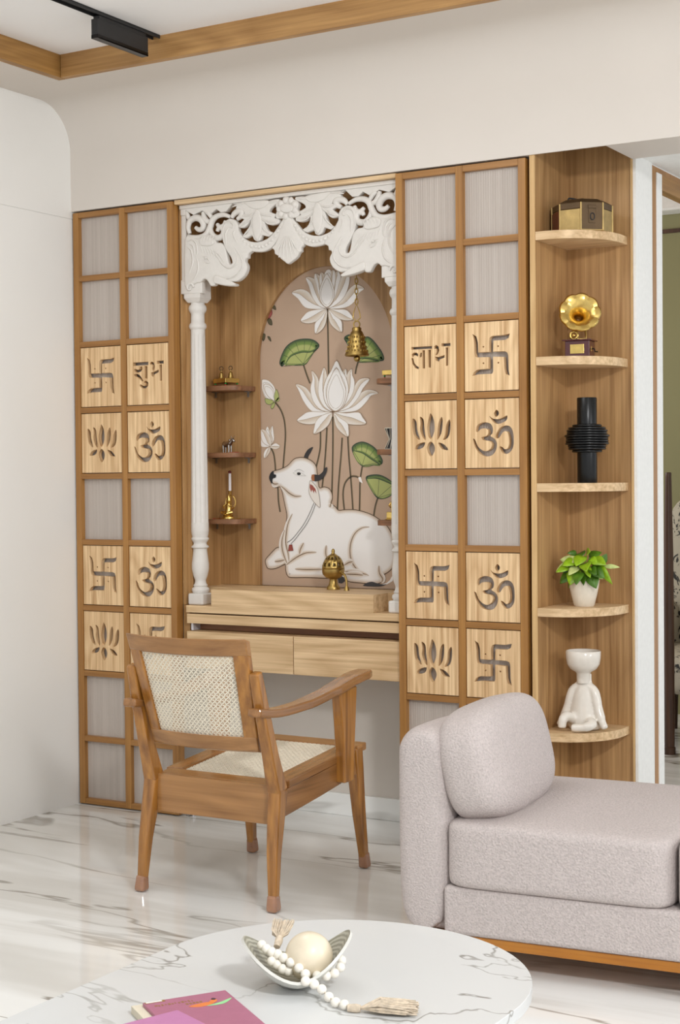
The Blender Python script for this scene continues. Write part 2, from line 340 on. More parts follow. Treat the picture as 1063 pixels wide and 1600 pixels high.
# ------------------------------------------------------------------ outlines, millimetres in the plane of the wall (x, z); cut-outs in 0..1 of their panel
TR = {
'C_elephant': [(501,2112),(528,2119),(554,2109),(568,2113),(584,2120),(605,2120),(629,2110),(641,2088),(658,2087),(675,2074),(684,2053),(692,2014),(702,2006),(710,2012),(703,2032),(687,2053),(675,2075),(668,2102),(667,2128),(672,2151),(687,2165),(706,2168),(725,2160),(736,2144),(738,2121),(750,2100),(768,2076),(791,2055),(794,2044),(779,2036),(777,2022),(768,2020),(765,2010),(773,1997),(772,1980),(761,1961),(740,1946),(722,1942),(696,1944),(701,1941),(724,1935),(726,1929),(718,1926),(685,1929),(656,1935),(635,1941),(632,1935),(614,1934),(606,1946),(596,1958),(582,1961),(570,1950),(555,1951),(541,1946),(523,1944),(499,1941)],
'C_ear': [(511,2094),(538,2100),(554,2088),(562,2054),(567,2010),(553,1977),(531,1961),(512,1971),(506,2015)],
'C_cheek': [(573,2080),(602,2084),(634,2074),(660,2055),(681,2019),(686,1993),(654,1982),(617,1989),(585,2000),(572,2036)],
'C_cap': [(568,2106),(584,2116),(605,2115),(627,2105),(634,2087),(618,2078),(589,2080),(573,2086)],
'C_tusk': [(635,1970),(664,1963),(696,1949),(724,1935),(726,1929),(718,1926),(685,1930),(656,1936),(632,1945)],
'C_acanthus': [(710,2221),(736,2222),(772,2223),(785,2205),(818,2193),(851,2198),(867,2216),(910,2218),(911,2207),(892,2198),(877,2189),(870,2177),(897,2166),(890,2154),(910,2147),(910,2134),(886,2129),(866,2132),(852,2147),(854,2126),(866,2110),(884,2102),(864,2090),(838,2097),(832,2083),(817,2077),(802,2086),(794,2101),(770,2092),(754,2102),(771,2108),(782,2124),(791,2157),(781,2144),(763,2131),(740,2133),(735,2141),(761,2160),(743,2166),(746,2176),(764,2181),(751,2194),(725,2202),(730,2211)],
'C_acanthus_core': [(813,2187),(827,2186),(838,2155),(838,2113),(818,2081),(801,2116),(800,2159)],
'C_dish': [(769,2222),(867,2217),(862,2201),(844,2193),(818,2191),(792,2198),(777,2208)],
'C_rosette': [(945,2224),(960,2213),(972,2210),(987,2203),(993,2189),(987,2175),(997,2159),(986,2146),(969,2146),(959,2142),(934,2144),(924,2149),(901,2149),(897,2164),(904,2180),(897,2194),(904,2207),(920,2211),(932,2214)],
'C_rosette_core': [(947,2197),(967,2191),(974,2180),(967,2168),(947,2165),(927,2171),(919,2183),(927,2195)],
'C_drop': [(934,2148),(960,2146),(966,2128),(981,2100),(998,2073),(1014,2049),(1002,2039),(1003,2027),(994,2022),(987,2010),(975,2001),(960,1993),(946,1987),(932,1997),(917,2008),(908,2018),(892,2027),(891,2039),(880,2050),(893,2059),(908,2085),(921,2114),(930,2134)],
'C_swag': [(729,2135),(750,2105),(773,2085),(796,2078),(819,2075),(858,2083),(888,2104),(919,2139),(934,2154),(941,2133),(918,2097),(888,2059),(860,2043),(837,2039),(811,2041),(789,2046),(762,2064),(739,2091)],
'C_block': [(478,1965),(509,1954),(539,1947),(552,1955),(570,1956),(599,1958),(598,1908),(552,1906),(477,1916)],
'C_sidebar': [(480,2245),(501,2245),(500,1950),(479,1951)],
'C_band': [(479,2249),(948,2248),(948,2229),(885,2225),(844,2218),(772,2225),(741,2224),(710,2221),(683,2196),(659,2195),(641,2209),(617,2195),(596,2200),(577,2209),(539,2197),(502,2218),(502,2199),(481,2201)],
'C_s1': [(509,2124),(531,2118),(564,2115),(593,2124),(609,2147),(619,2170),(639,2184),(671,2186),(699,2175)],
'C_s2': [(518,2132),(511,2154),(519,2177),(543,2187),(567,2180),(580,2161),(576,2146),(559,2143),(544,2152)],
'C_s3': [(619,2170),(611,2147),(616,2123),(637,2106),(662,2110),(670,2126),(662,2140),(646,2138),(641,2129)],
'C_s4': [(505,2214),(512,2193),(521,2182)],
'C_s5': [(578,2205),(583,2185),(594,2171),(610,2167)],
'C_s6': [(589,2206),(605,2196),(619,2175)],
'C_s7': [(639,2156),(654,2143),(671,2148),(677,2165)],
'C_s8': [(705,2172),(715,2185),(734,2193),(750,2188),(744,2174),(728,2165)],
'top_lotus': [[(959.8,1853.1),(912.5,1852.6),(865.0,1862.2),(835.4,1895.6),(808.5,1920.3),(847.8,1931.2),(883.5,1916.6),(907.0,1885.7)],[(959.8,1853.1),(1035.7,1849.8),(1076.3,1869.5),(1093.8,1898.1),(1116.9,1913.8),(1082.7,1931.1),(1053.7,1915.8),(1018.5,1878.3)],[(956.9,1854.8),(924.5,1864.4),(898.2,1896.4),(883.7,1937.8),(870.4,1971.6),(907.8,1963.8),(925.2,1929.8),(942.4,1883.4)],[(965.7,1854.2),(1000.9,1864.5),(1036.1,1892.1),(1055.1,1935.6),(1055.4,1970.3),(1037.0,1977.7),(1013.4,1948.5),(983.6,1890.6)],[(951.1,1862.7),(927.8,1894.4),(913.5,1945.8),(906.6,1966.4),(912.7,1983.6),(937.4,1961.6),(942.6,1903.5)],[(971.6,1861.4),(995.3,1889.9),(1013.3,1938.6),(1020.6,1963.0),(1008.0,1983.9),(984.4,1965.7),(978.0,1911.1)],[(942.5,1893.4),(931.2,1934.4),(928.5,1964.8),(937.6,1985.2),(952.2,1968.1),(954.4,1902.7)],[(980.7,1890.8),(995.8,1939.8),(999.1,1969.6),(990.5,1990.2),(969.8,1971.8),(969.2,1911.7)],[(960.2,1892.2),(949.2,1968.3),(964.2,1993.2),(981.7,1980.9),(972.0,1901.5)],[(959.8,1856.1),(933.6,1881.4),(929.8,1919.4),(943.2,1953.7),(962.3,1978.4),(981.3,1948.4),(992.6,1912.5),(986.4,1877.9)],[(959.7,1849.6),(924.4,1851.8),(882.7,1846.9),(861.7,1833.0),(847.7,1813.6),(882.2,1802.4),(923.9,1811.6),(950.8,1837.6)],[(968.6,1849.0),(1006.6,1846.6),(1041.4,1842.9),(1061.5,1825.7),(1071.1,1806.2),(1035.2,1804.9),(994.6,1819.9),(974.3,1838.6)],[(960.9,1847.0),(935.9,1823.4),(912.0,1804.7),(907.1,1787.4),(911.6,1763.4),(941.3,1777.8),(958.1,1807.0)],[(968.5,1846.5),(994.7,1824.9),(1020.7,1805.8),(1025.7,1783.0),(1022.0,1763.2),(991.3,1780.0),(971.0,1806.2)]],
'mid_lotus': [[(985.2,1477.2),(920.3,1474.0),(884.8,1485.2),(855.2,1519.1),(836.4,1555.4),(822.9,1583.4),(861.8,1572.2),(885.5,1548.5),(920.6,1501.8)],[(991.1,1477.0),(1049.3,1473.7),(1089.7,1481.5),(1124.4,1510.2),(1141.7,1529.4),(1171.3,1538.2),(1136.2,1551.9),(1101.8,1543.2),(1061.2,1507.3)],[(984.1,1478.2),(932.3,1483.8),(897.0,1517.8),(885.6,1563.7),(894.9,1598.8),(892.3,1630.3),(918.8,1602.9),(927.2,1562.2),(956.1,1500.7)],[(994.0,1477.9),(1049.4,1487.7),(1090.2,1526.2),(1107.7,1555.4),(1136.6,1589.0),(1102.3,1592.9),(1079.2,1576.4),(1055.6,1532.4),(1020.4,1493.6)],[(982.3,1479.8),(944.2,1496.0),(921.0,1537.2),(921.5,1582.6),(933.7,1617.4),(945.8,1639.5),(957.2,1611.4),(962.4,1540.7)],[(996.9,1479.3),(1038.0,1503.1),(1067.3,1542.0),(1074.6,1581.5),(1065.0,1606.8),(1062.4,1629.4),(1041.9,1607.8),(1032.6,1548.2)],[(1003.2,1519.2),(1027.1,1578.4),(1024.6,1613.5),(1036.3,1630.5),(1042.0,1612.8),(1038.4,1548.0)],[(982.3,1479.8),(950.3,1510.9),(941.9,1556.6),(954.1,1596.4),(975.0,1625.7),(998.8,1662.2),(1018.9,1628.8),(1038.9,1597.9),(1048.9,1552.6),(1032.2,1503.3),(1008.6,1481.5)],[(985.3,1480.7),(962.0,1505.5),(955.4,1546.0),(965.8,1585.9),(998.5,1634.7),(1024.3,1588.5),(1038.4,1548.0),(1026.3,1503.4),(1005.7,1483.1)],[(979.3,1474.8),(932.2,1478.7),(878.8,1480.3),(851.7,1468.4),(827.4,1448.8),(866.3,1435.0),(908.1,1436.5),(955.6,1455.4)],[(988.1,1475.6),(1037.6,1470.6),(1089.6,1472.5),(1106.7,1453.7),(1120.8,1430.9),(1083.4,1426.9),(1037.3,1433.1),(1002.5,1454.1)],[(979.3,1472.3),(938.0,1466.0),(911.1,1446.5),(902.0,1421.4),(900.5,1398.7),(937.4,1410.5),(967.2,1434.9)],[(986.3,1472.1),(1014.2,1453.7),(1043.1,1435.5),(1048.6,1412.8),(1046.1,1385.4),(1013.7,1403.6),(993.5,1429.2)]],
'bud1': [[(727.9,1523.4),(691.1,1534.9),(674.1,1566.5),(673.2,1592.3),(676.5,1606.6),(704.2,1601.4),(728.5,1577.3),(734.3,1548.9)],[(726.7,1526.0),(697.4,1545.0),(682.2,1571.3),(685.5,1589.3),(710.1,1583.2),(727.1,1562.0)]],
'bud2': [[(707.5,1356.7),(670.4,1354.8),(659.5,1375.7),(657.3,1401.6),(683.3,1395.9),(701.5,1374.8)],[(707.5,1356.7),(713.9,1374.6),(701.8,1400.6),(717.6,1433.7),(723.5,1410.4),(725.0,1379.5)],[(707.5,1356.7),(692.3,1380.2),(686.5,1411.3),(696.0,1431.7),(705.1,1416.0),(710.8,1379.8)],[(707.5,1356.7),(676.8,1370.2),(665.9,1396.2),(668.1,1421.0),(689.6,1413.8),(707.9,1390.2),(712.6,1369.5)],[(707.5,1354.1),(719.9,1364.2),(735.3,1368.0),(751.7,1355.9),(735.0,1345.9),(716.6,1348.8)],[(706.2,1354.1),(688.9,1346.7),(678.1,1328.8),(682.3,1312.2),(701.0,1328.4),(708.6,1343.8)]],
'sepals': [[(730.9,1523.3),(726.9,1544.0),(737.6,1568.2),(748.4,1548.4),(746.3,1530.5)],[(726.6,1522.4),(709.5,1531.7),(686.1,1535.1),(690.9,1516.9),(709.3,1511.1)],[(730.9,1522.3),(718.5,1513.4),(710.4,1503.4),(718.3,1494.4),(728.9,1505.4)],[(732.8,1522.2),(743.3,1535.7),(751.3,1535.4),(747.5,1522.7)]],
'leaves': [[[(752.8,1665.7),(763.5,1695.9),(785.1,1725.5),(821.6,1744.0),(863.7,1747.8),(899.5,1742.3),(923.0,1726.0),(922.9,1713.4),(904.9,1699.1),(880.8,1669.9),(862.7,1653.0),(820.6,1652.4),(778.3,1659.4),(763.0,1650.9)],[(779.5,1659.4),(802.9,1688.9),(851.2,1701.8),(887.1,1700.0),(916.9,1711.1),(904.9,1699.1),(880.8,1669.9),(862.7,1654.1),(820.6,1653.4)],(856.7,1655.9)],[[(1031.6,1737.8),(1040.5,1749.7),(1063.6,1752.0),(1098.0,1734.2),(1126.6,1741.5),(1149.3,1729.0),(1174.5,1700.5),(1191.2,1675.0),(1193.9,1655.2),(1176.9,1652.1),(1142.8,1650.2),(1097.1,1650.8),(1074.3,1665.8),(1051.7,1711.8)],[(1080.0,1663.1),(1108.8,1666.7),(1143.0,1662.6),(1176.9,1652.6),(1142.8,1650.2),(1097.1,1650.8)],(1088.5,1652.7)],[[(1059.5,1340.2),(1071.2,1357.4),(1100.1,1365.8),(1128.6,1358.8),(1156.9,1340.9),(1176.5,1315.9),(1186.0,1296.0),(1179.1,1283.7),(1150.7,1281.6),(1122.1,1276.0),(1099.2,1279.8),(1076.4,1302.5)],[(1065.2,1335.1),(1105.4,1326.9),(1139.5,1306.5),(1176.2,1283.8),(1150.7,1281.6),(1122.1,1276.0),(1099.2,1279.8),(1076.4,1302.5)],(1102.1,1279.7)],[[(1116.5,1233.7),(1132.3,1245.3),(1168.7,1246.8),(1199.5,1236.2),(1227.6,1218.0),(1240.3,1206.7),(1229.8,1179.8),(1193.7,1161.9),(1162.7,1164.2),(1139.6,1191.4)],[(1119.7,1232.3),(1158.2,1236.5),(1199.4,1224.9),(1237.7,1204.4),(1227.3,1179.8),(1192.7,1162.8),(1163.8,1165.1),(1141.2,1191.4)],(1165.3,1164.2)]],
'stems': [[(961.5,1852.0),(963.3,1741.4),(964.3,1610.7)],[(856.7,1653.3),(871.2,1614.6),(884.6,1583.7)],[(1088.5,1652.7),(1080.8,1630.7),(1076.6,1610.0)],[(730.9,1520.7),(755.1,1491.7),(771.1,1450.3),(775.3,1393.8),(768.4,1322.2),(762.9,1271.0)],[(708.7,1354.1),(722.5,1328.1),(728.3,1292.0),(730.9,1255.9),(739.5,1204.4),(742.0,1152.9),(748.9,1112.3)],[(927.3,1405.7),(926.1,1350.1),(917.4,1309.8),(906.3,1274.5)],[(955.2,1420.1),(949.7,1344.6),(941.8,1269.0),(932.3,1203.4)],[(980.3,1459.7),(980.0,1369.2),(977.2,1268.7),(973.2,1167.9)],[(1019.3,1382.5),(1014.0,1318.4),(1003.0,1218.1),(996.1,1117.6)],[(1042.7,1393.0),(1046.5,1317.9),(1055.4,1217.8),(1061.9,1117.8)],[(1102.1,1277.2),(1093.0,1227.5),(1090.7,1167.7),(1089.0,1115.4)],[(1025.3,1117.7),(1020.1,1177.9),(1029.3,1218.0),(1052.7,1240.3),(1075.8,1241.6),(1090.2,1235.0)],[(1165.3,1164.2),(1154.7,1134.8),(1147.6,1098.5)]],
'tinybud': [(1084.4,1237.6),(1096.0,1240.0),(1104.4,1216.0),(1090.1,1222.6)],
'cow': [(704.5,1247.3),(713.1,1260.4),(724.4,1265.0),(755.2,1272.6),(783.2,1284.0),(805.5,1303.3),(822.2,1311.5),(849.7,1313.4),(877.0,1306.0),(898.6,1292.8),(909.3,1275.5),(912.8,1250.1),(916.8,1217.7),(922.6,1201.0),(941.0,1204.6),(962.5,1198.1),(974.1,1180.5),(976.1,1162.1),(970.0,1143.7),(988.6,1132.2),(1001.8,1119.4),(1031.2,1121.8),(1073.5,1121.0),(1115.4,1112.0),(1146.5,1100.8),(1177.5,1082.8),(1203.1,1062.7),(1223.3,1031.4),(1234.3,995.5),(1235.4,950.5),(1224.9,918.8),(1206.7,900.4),(1186.0,888.6),(1180.7,874.9),(1170.2,858.8),(1133.8,855.6),(1091.9,857.6),(1049.7,860.2),(1025.9,866.4),(996.6,870.3),(932.1,870.9),(861.3,871.5),(795.1,869.8),(778.6,876.5),(771.0,895.1),(770.1,911.5),(767.9,918.5),(728.6,902.1),(694.8,900.4),(683.7,914.4),(681.6,933.3),(701.1,953.5),(729.5,978.0),(750.8,984.9),(752.2,1012.2),(760.9,1038.1),(770.6,1054.6),(778.2,1092.1),(775.7,1115.5),(767.7,1148.3),(762.4,1171.8),(754.4,1199.0),(746.1,1205.6),(729.2,1202.4),(715.3,1214.2),(707.1,1228.4)],
'cowstrokes': [[(1130.5,1059.9),(1099.1,1056.0),(1070.0,1036.5),(1052.2,1002.1),(1048.1,965.4),(1055.8,933.5),(1074.0,908.8),(1097.5,893.3),(1126.2,884.9)],[(906.0,965.3),(862.3,962.3),(829.2,950.1),(795.8,930.8),(772.3,913.9)],[(812.1,901.6),(850.7,900.6),(889.0,901.4),(929.7,903.3)],[(948.5,991.4),(945.5,963.7),(951.7,940.7)],[(803.3,1106.3),(785.2,1073.4),(775.9,1035.9),(772.7,998.3),(782.3,961.0),(787.5,928.3)],[(768.2,1045.2),(756.7,1007.5),(757.4,974.6),(768.2,942.0),(779.1,921.1)],[(753.4,1209.3),(770.0,1197.5),(790.3,1182.0),(816.2,1170.7),(843.7,1171.6)],[(723.3,927.0),(745.7,929.8),(767.0,934.9)],[(1023.8,920.0),(1045.1,931.0),(1060.0,933.6)],[(1026.2,897.2),(1071.2,896.4),(1121.0,888.4)],[(1028.8,888.0),(1071.2,888.1),(1102.7,886.2)],[(851.7,999.4),(837.7,975.9),(833.1,957.1)],[(1168.2,922.1),(1170.5,895.0),(1183.3,875.0),(1178.0,861.3)],[(715.4,1221.3),(726.6,1216.5),(743.4,1217.4)],[(970.0,1143.7),(966.1,1129.9)]],
'horn1': [(855.2,1311.0),(860.8,1327.2),(874.6,1343.2),(894.9,1350.7),(887.1,1333.7),(876.0,1317.7),(870.4,1304.7)],
'horn2': [(899.2,1249.3),(919.8,1248.2),(936.2,1259.1),(944.4,1271.9),(955.8,1275.9),(953.4,1258.9),(941.4,1239.7),(925.1,1229.2),(900.1,1226.1)],
'hornbase': [(890.0,1249.4),(900.9,1251.1),(901.2,1225.2),(889.8,1228.0),(887.2,1238.7)],
'ear': [(881.6,1228.1),(898.9,1217.8),(913.9,1199.2),(921.7,1171.4),(924.5,1128.9),(902.5,1143.7),(883.6,1166.9),(875.7,1190.1)],
'earred': [(881.4,1215.6),(892.3,1210.9),(905.7,1196.9),(909.4,1179.8),(900.3,1192.3),(898.5,1180.8),(891.0,1194.7),(886.6,1185.4),(880.2,1201.7)],
'nose': [(703.3,1244.9),(711.4,1259.0),(722.7,1264.5),(724.2,1252.7),(733.7,1250.8),(731.4,1240.0),(721.2,1237.7),(716.6,1228.4),(721.0,1216.6),(709.8,1224.6),(704.3,1233.2)],
'eye': [(807.8,1256.6),(821.6,1260.2),(838.1,1260.1),(851.8,1253.0),(865.4,1244.9),(847.9,1247.0),(832.5,1247.1),(818.8,1251.9)],
'brow': [(813.4,1262.6),(830.0,1268.5),(843.7,1267.0),(857.3,1258.9)],
'pupil': [(826.0,1256.5),(833.7,1258.7),(841.4,1256.3),(842.4,1251.7),(835.2,1248.0),(828.1,1249.9)],
'chain1': [(898.1,1146.0),(883.1,1115.9),(858.0,1073.9),(830.2,1041.1),(802.3,1012.8),(780.0,999.8)],
'chain2': [(905.7,1143.7),(891.2,1111.2),(866.2,1069.3),(835.6,1034.1),(814.4,1010.6),(796.5,994.9)],
'pendant': [(788.2,991.5),(802.1,993.1),(807.3,969.8),(784.0,967.6)],
'hoof': [(995.6,871.6),(1010.1,881.2),(1023.3,875.5),(1025.9,861.8),(1012.5,853.7),(999.1,855.1)],
'tuft': [(1103.9,847.0),(1115.5,858.2),(1139.1,863.4),(1162.4,857.7),(1185.7,854.7),(1198.6,855.9),(1170.1,847.0)],
'tail': [(1175.3,854.4),(1198.6,860.5),(1211.6,871.2),(1224.6,891.8),(1232.3,887.5),(1221.8,866.9),(1198.6,855.0)],
'redflowers': [[(694.7,1845.9),(707.3,1865.6),(719.6,1864.9),(722.4,1846.7),(706.9,1829.7),(688.4,1833.4)]],
'darkleaves': [[(716.6,1877.9),(735.0,1877.7),(739.1,1861.1),(722.7,1868.3)],[(700.7,1830.1),(717.9,1829.1),(721.9,1805.7),(705.4,1811.8)],[(678.5,1777.4),(690.8,1774.1),(688.7,1756.2),(680.0,1748.9),(675.2,1764.7)],[(699.9,1765.9),(712.2,1762.6),(716.9,1745.4),(706.0,1752.7)],[(666.2,1785.8),(674.3,1787.9),(672.2,1767.4),(664.1,1765.3)]],
'K_swastika': [[(0.149,0.833),(0.219,0.795),(0.25,0.709),(0.257,0.561),(0.455,0.561),(0.455,0.73),(0.476,0.771),(0.524,0.79),(0.729,0.79),(0.84,0.809),(0.819,0.749),(0.753,0.722),(0.538,0.72),(0.531,0.561),(0.74,0.558),(0.788,0.542),(0.809,0.499),(0.812,0.385),(0.816,0.278),(0.833,0.205),(0.764,0.232),(0.733,0.305),(0.722,0.48),(0.531,0.491),(0.531,0.278),(0.51,0.245),(0.26,0.245),(0.198,0.235),(0.142,0.229),(0.174,0.278),(0.243,0.313),(0.441,0.318),(0.441,0.488),(0.243,0.491),(0.198,0.507),(0.181,0.561),(0.181,0.682),(0.17,0.763)],[(0.366,0.639),(0.363,0.632),(0.356,0.627),(0.346,0.627),(0.338,0.632),(0.335,0.639),(0.338,0.646),(0.346,0.65),(0.356,0.65),(0.363,0.646)],[(0.637,0.636),(0.634,0.629),(0.626,0.625),(0.617,0.625),(0.609,0.629),(0.606,0.636),(0.609,0.643),(0.617,0.648),(0.626,0.648),(0.634,0.643)],[(0.366,0.402),(0.363,0.394),(0.356,0.39),(0.346,0.39),(0.338,0.394),(0.335,0.402),(0.338,0.409),(0.346,0.413),(0.356,0.413),(0.363,0.409)],[(0.641,0.399),(0.638,0.392),(0.63,0.387),(0.62,0.387),(0.612,0.392),(0.609,0.399),(0.612,0.406),(0.62,0.41),(0.63,0.41),(0.638,0.406)]],
'K_om': [[(0.202,0.542),(0.218,0.608),(0.283,0.648),(0.381,0.661),(0.479,0.635),(0.518,0.569),(0.511,0.503),(0.469,0.463),(0.544,0.423),(0.59,0.357),(0.577,0.265),(0.511,0.19),(0.414,0.167),(0.316,0.185),(0.235,0.238),(0.176,0.317),(0.147,0.423),(0.186,0.41),(0.235,0.317),(0.316,0.259),(0.397,0.243),(0.469,0.278),(0.495,0.344),(0.446,0.389),(0.339,0.405),(0.306,0.444),(0.397,0.463),(0.43,0.511),(0.414,0.561),(0.349,0.574),(0.283,0.561),(0.235,0.524)],[(0.567,0.455),(0.593,0.516),(0.658,0.582),(0.756,0.608),(0.837,0.587),(0.886,0.516),(0.899,0.397),(0.886,0.291),(0.821,0.217),(0.739,0.198),(0.674,0.233),(0.642,0.304),(0.691,0.296),(0.739,0.265),(0.788,0.283),(0.811,0.357),(0.801,0.463),(0.772,0.519),(0.723,0.524),(0.674,0.484),(0.632,0.437),(0.593,0.423)],[(0.453,0.754),(0.511,0.714),(0.609,0.701),(0.691,0.72),(0.779,0.751),(0.772,0.688),(0.691,0.648),(0.593,0.635),(0.511,0.675)],[(0.537,0.783),(0.583,0.839),(0.632,0.788),(0.583,0.735)]],
'K_lotus': [[(0.497,0.816),(0.559,0.716),(0.573,0.581),(0.538,0.486),(0.497,0.435),(0.448,0.486),(0.427,0.608),(0.455,0.73)],[(0.288,0.77),(0.358,0.73),(0.375,0.608),(0.396,0.427),(0.323,0.486),(0.288,0.581),(0.299,0.676)],[(0.142,0.743),(0.219,0.703),(0.236,0.581),(0.285,0.435),(0.201,0.473),(0.149,0.554)],[(0.719,0.754),(0.726,0.635),(0.698,0.514),(0.625,0.424),(0.618,0.473),(0.635,0.635),(0.67,0.722)],[(0.865,0.716),(0.875,0.581),(0.833,0.459),(0.733,0.419),(0.774,0.5),(0.799,0.649)],[(0.497,0.4),(0.559,0.351),(0.573,0.27),(0.503,0.176),(0.444,0.235),(0.42,0.311),(0.448,0.37)],[(0.382,0.392),(0.34,0.311),(0.191,0.289),(0.236,0.359)],[(0.639,0.381),(0.757,0.351),(0.83,0.273),(0.705,0.289)]],
'K_shubha': [[(0.14,0.706),(0.515,0.706),(0.515,0.653),(0.14,0.653)],[(0.298,0.635),(0.362,0.635),(0.37,0.593),(0.336,0.552),(0.243,0.534),(0.174,0.564),(0.166,0.599),(0.217,0.593),(0.26,0.579),(0.302,0.599)],[(0.166,0.51),(0.251,0.516),(0.319,0.481),(0.387,0.398),(0.362,0.38),(0.285,0.439),(0.226,0.469),(0.174,0.475)],[(0.426,0.635),(0.489,0.635),(0.489,0.427),(0.426,0.439)],[(0.294,0.332),(0.336,0.338),(0.387,0.309),(0.438,0.315),(0.455,0.35),(0.404,0.374),(0.447,0.398),(0.506,0.368),(0.506,0.315),(0.455,0.273),(0.37,0.267),(0.311,0.297)],[(0.545,0.682),(0.591,0.706),(0.643,0.688),(0.668,0.635),(0.66,0.576),(0.617,0.546),(0.6,0.585),(0.617,0.629),(0.6,0.659),(0.549,0.653)],[(0.719,0.712),(0.881,0.712),(0.881,0.665),(0.719,0.665)],[(0.779,0.647),(0.838,0.647),(0.838,0.386),(0.787,0.386),(0.787,0.51)],[(0.574,0.525),(0.638,0.534),(0.762,0.57),(0.762,0.528),(0.66,0.493),(0.634,0.451),(0.583,0.475)]],
'K_labha': [[(0.13,0.694),(0.534,0.694),(0.534,0.657),(0.13,0.657)],[(0.137,0.581),(0.173,0.61),(0.231,0.61),(0.267,0.581),(0.26,0.548),(0.217,0.57),(0.181,0.57),(0.166,0.542)],[(0.13,0.531),(0.166,0.531),(0.188,0.458),(0.231,0.413),(0.282,0.39),(0.267,0.362),(0.209,0.379),(0.152,0.441)],[(0.289,0.565),(0.31,0.604),(0.339,0.604),(0.332,0.548),(0.296,0.531)],[(0.347,0.638),(0.394,0.638),(0.394,0.368),(0.347,0.368)],[(0.458,0.638),(0.509,0.638),(0.509,0.374),(0.462,0.385)],[(0.57,0.683),(0.614,0.705),(0.657,0.683),(0.671,0.621),(0.643,0.565),(0.599,0.553),(0.621,0.61),(0.614,0.654),(0.578,0.649)],[(0.715,0.722),(0.888,0.722),(0.888,0.68),(0.715,0.68)],[(0.794,0.66),(0.841,0.66),(0.841,0.396),(0.798,0.39)],[(0.592,0.537),(0.65,0.525),(0.773,0.553),(0.773,0.514),(0.686,0.492),(0.664,0.458),(0.606,0.48)]],
}
# ================================================================== THE SETTING
struct(MB().box(-1.6, 6.2, -6.2, 3.3, -.08, 0).build('floor', 'floor_marble'))
struct(MB().box(-.12, -.006, -6.2, .33, 0, 2.226).box(-.12, -.006, -6.2, .33, 2.2285, 2.75).box(-.12, -.0085, -6.2, .33, 2.2, 2.25).build('wall_left', 'wall_left_paint', None, None))
struct(MB().box(-.02, 2.117, .316, .336, 0, 2.72).build('wall_back', 'wall_paint', None, None))
r = .17
prof = [(.24, 2.255), (-.002, 2.255)] + [(-.002 - r + r * math.cos(a), 2.645 - r + r * math.sin(a)) for a in [PI / 2 * i / 12 for i in range(13)]] + [(-.337, 2.645), (-.337, 2.74), (.24, 2.74)]
thin = [(.004, 2.255)] + prof[1:-1] + [(.24, 2.74), (.24, 2.55), (.004, 2.55)]
up_ = MB().prism(prof, lambda u, v, d: (d, u, v), -.006, 1.876); up_.prism(prof, lambda u, v, d: (d, u, v), 2.134, 6.2); up_.prism(thin, lambda u, v, d: (d, u, v), 1.876, 2.134)
struct(up_.build('wall_back_upper', 'wall_paint', None, 30))
struct(MB().box(-.006, .232, -6.2, -.337, 2.645, 2.74).build('ceiling_border', 'wall_paint', None, None))
struct(MB().box(.2, 6.2, -6.2, -.3, 2.725, 2.78).build('ceiling', 'ceiling_paint', None, None))
struct(MB().box(.2635, 2.0, -.365, -.336, 2.645, 2.727).box(2.0015, 6.2, -.365, -.336, 2.645, 2.727).build('trim_1', 'cornice_x', None, None, .002))
struct(MB().box(.232, .262, -6.2, -.336, 2.645, 2.727).build('trim_2', 'cornice_y', None, None, .002))
struct(MB().box(.5, 1.87, .302, .318, 0, .08).build('baseboard_back', 'floor_marble', None, None, .002))
# passage and the bedroom behind
struct(MB().box(2.124, 2.134, .27, .395, 0, 2.3).box(2.118, 2.1325, .3945, .432, 0, 2.3).box(2.118, 2.134, 1.45, 3.3, 0, 2.3).box(2.118, 2.128, .432, 1.45, 2.27, 2.74).build('wall_passage', 'passage_white', None, None))
struct(MB().box(2.118, 6.2, .238, 3.3, 2.275, 2.34).build('ceiling_passage', 'passage_white', None, None))
dr = struct(MB().box(2.09, 2.1315, .432, .474, 0, 2.27).box(2.09, 2.1315, 1.40, 1.45, 0, 2.27).box(2.09, 2.1315, .474, 1.40, 2.252, 2.27).build('door_1', 'teak', None, None, .001))
MB().box(2.10, 2.136, .474, .524, 0, 2.252).box(2.10, 2.136, 1.35, 1.40, 0, 2.252).build('door_jamb', 'passage_white', dr, None, .002)
MB().box(2.10, 2.136, .524, 1.35, 2.20, 2.252).build('door_head', 'cornice_y', dr, None, .002)
struct(MB().box(-1.6, 2.118, 3.2, 3.3, 0, 2.75).build('wall_bedroom', 'sage_wall', None, None))
struct(MB().box(-1.6, 2.134, .336, 3.2, 2.75, 2.8).build('ceiling_bedroom', 'oak_y', None, None))
struct(MB().box(-1.6, 2.134, 3.06, 3.2, 2.58, 2.7).build('trim_3', 'passage_white', None, None, .01))
struct(MB().box(-1.6, 2.134, 3.19, 3.2, 2.485, 2.505).build('trim_4', 'dark_wood', None, None))
t = thing('bed_post', 'dark tapered wooden post seen through the doorway', 'bed post', (1.63, 2.07, 0))
MB().lathe([(.022, 0), (.024, .05), (.024, .5), (.021, .9), (.014, 1.23), (.0145, 1.245), (.012, 1.25)], 16).build('post', 'dark_wood', t)
MB().lathe([(.028, 0), (.028, .03), (.023, .034)], 16).build('foot', 'dark_wood', t)
t = thing('armchair', 'leaf-print upholstered armchair behind the dark post in the next room', 'armchair', (1.68, 2.5, 0), -.2)
solid('backrest', -.02, .22, .66, .33, .075, .5, 4, 'leaf_print_fabric', t)
solid('seat', -.02, -.06, .34, .32, .3, .1, 5, 'leaf_print_fabric', t)
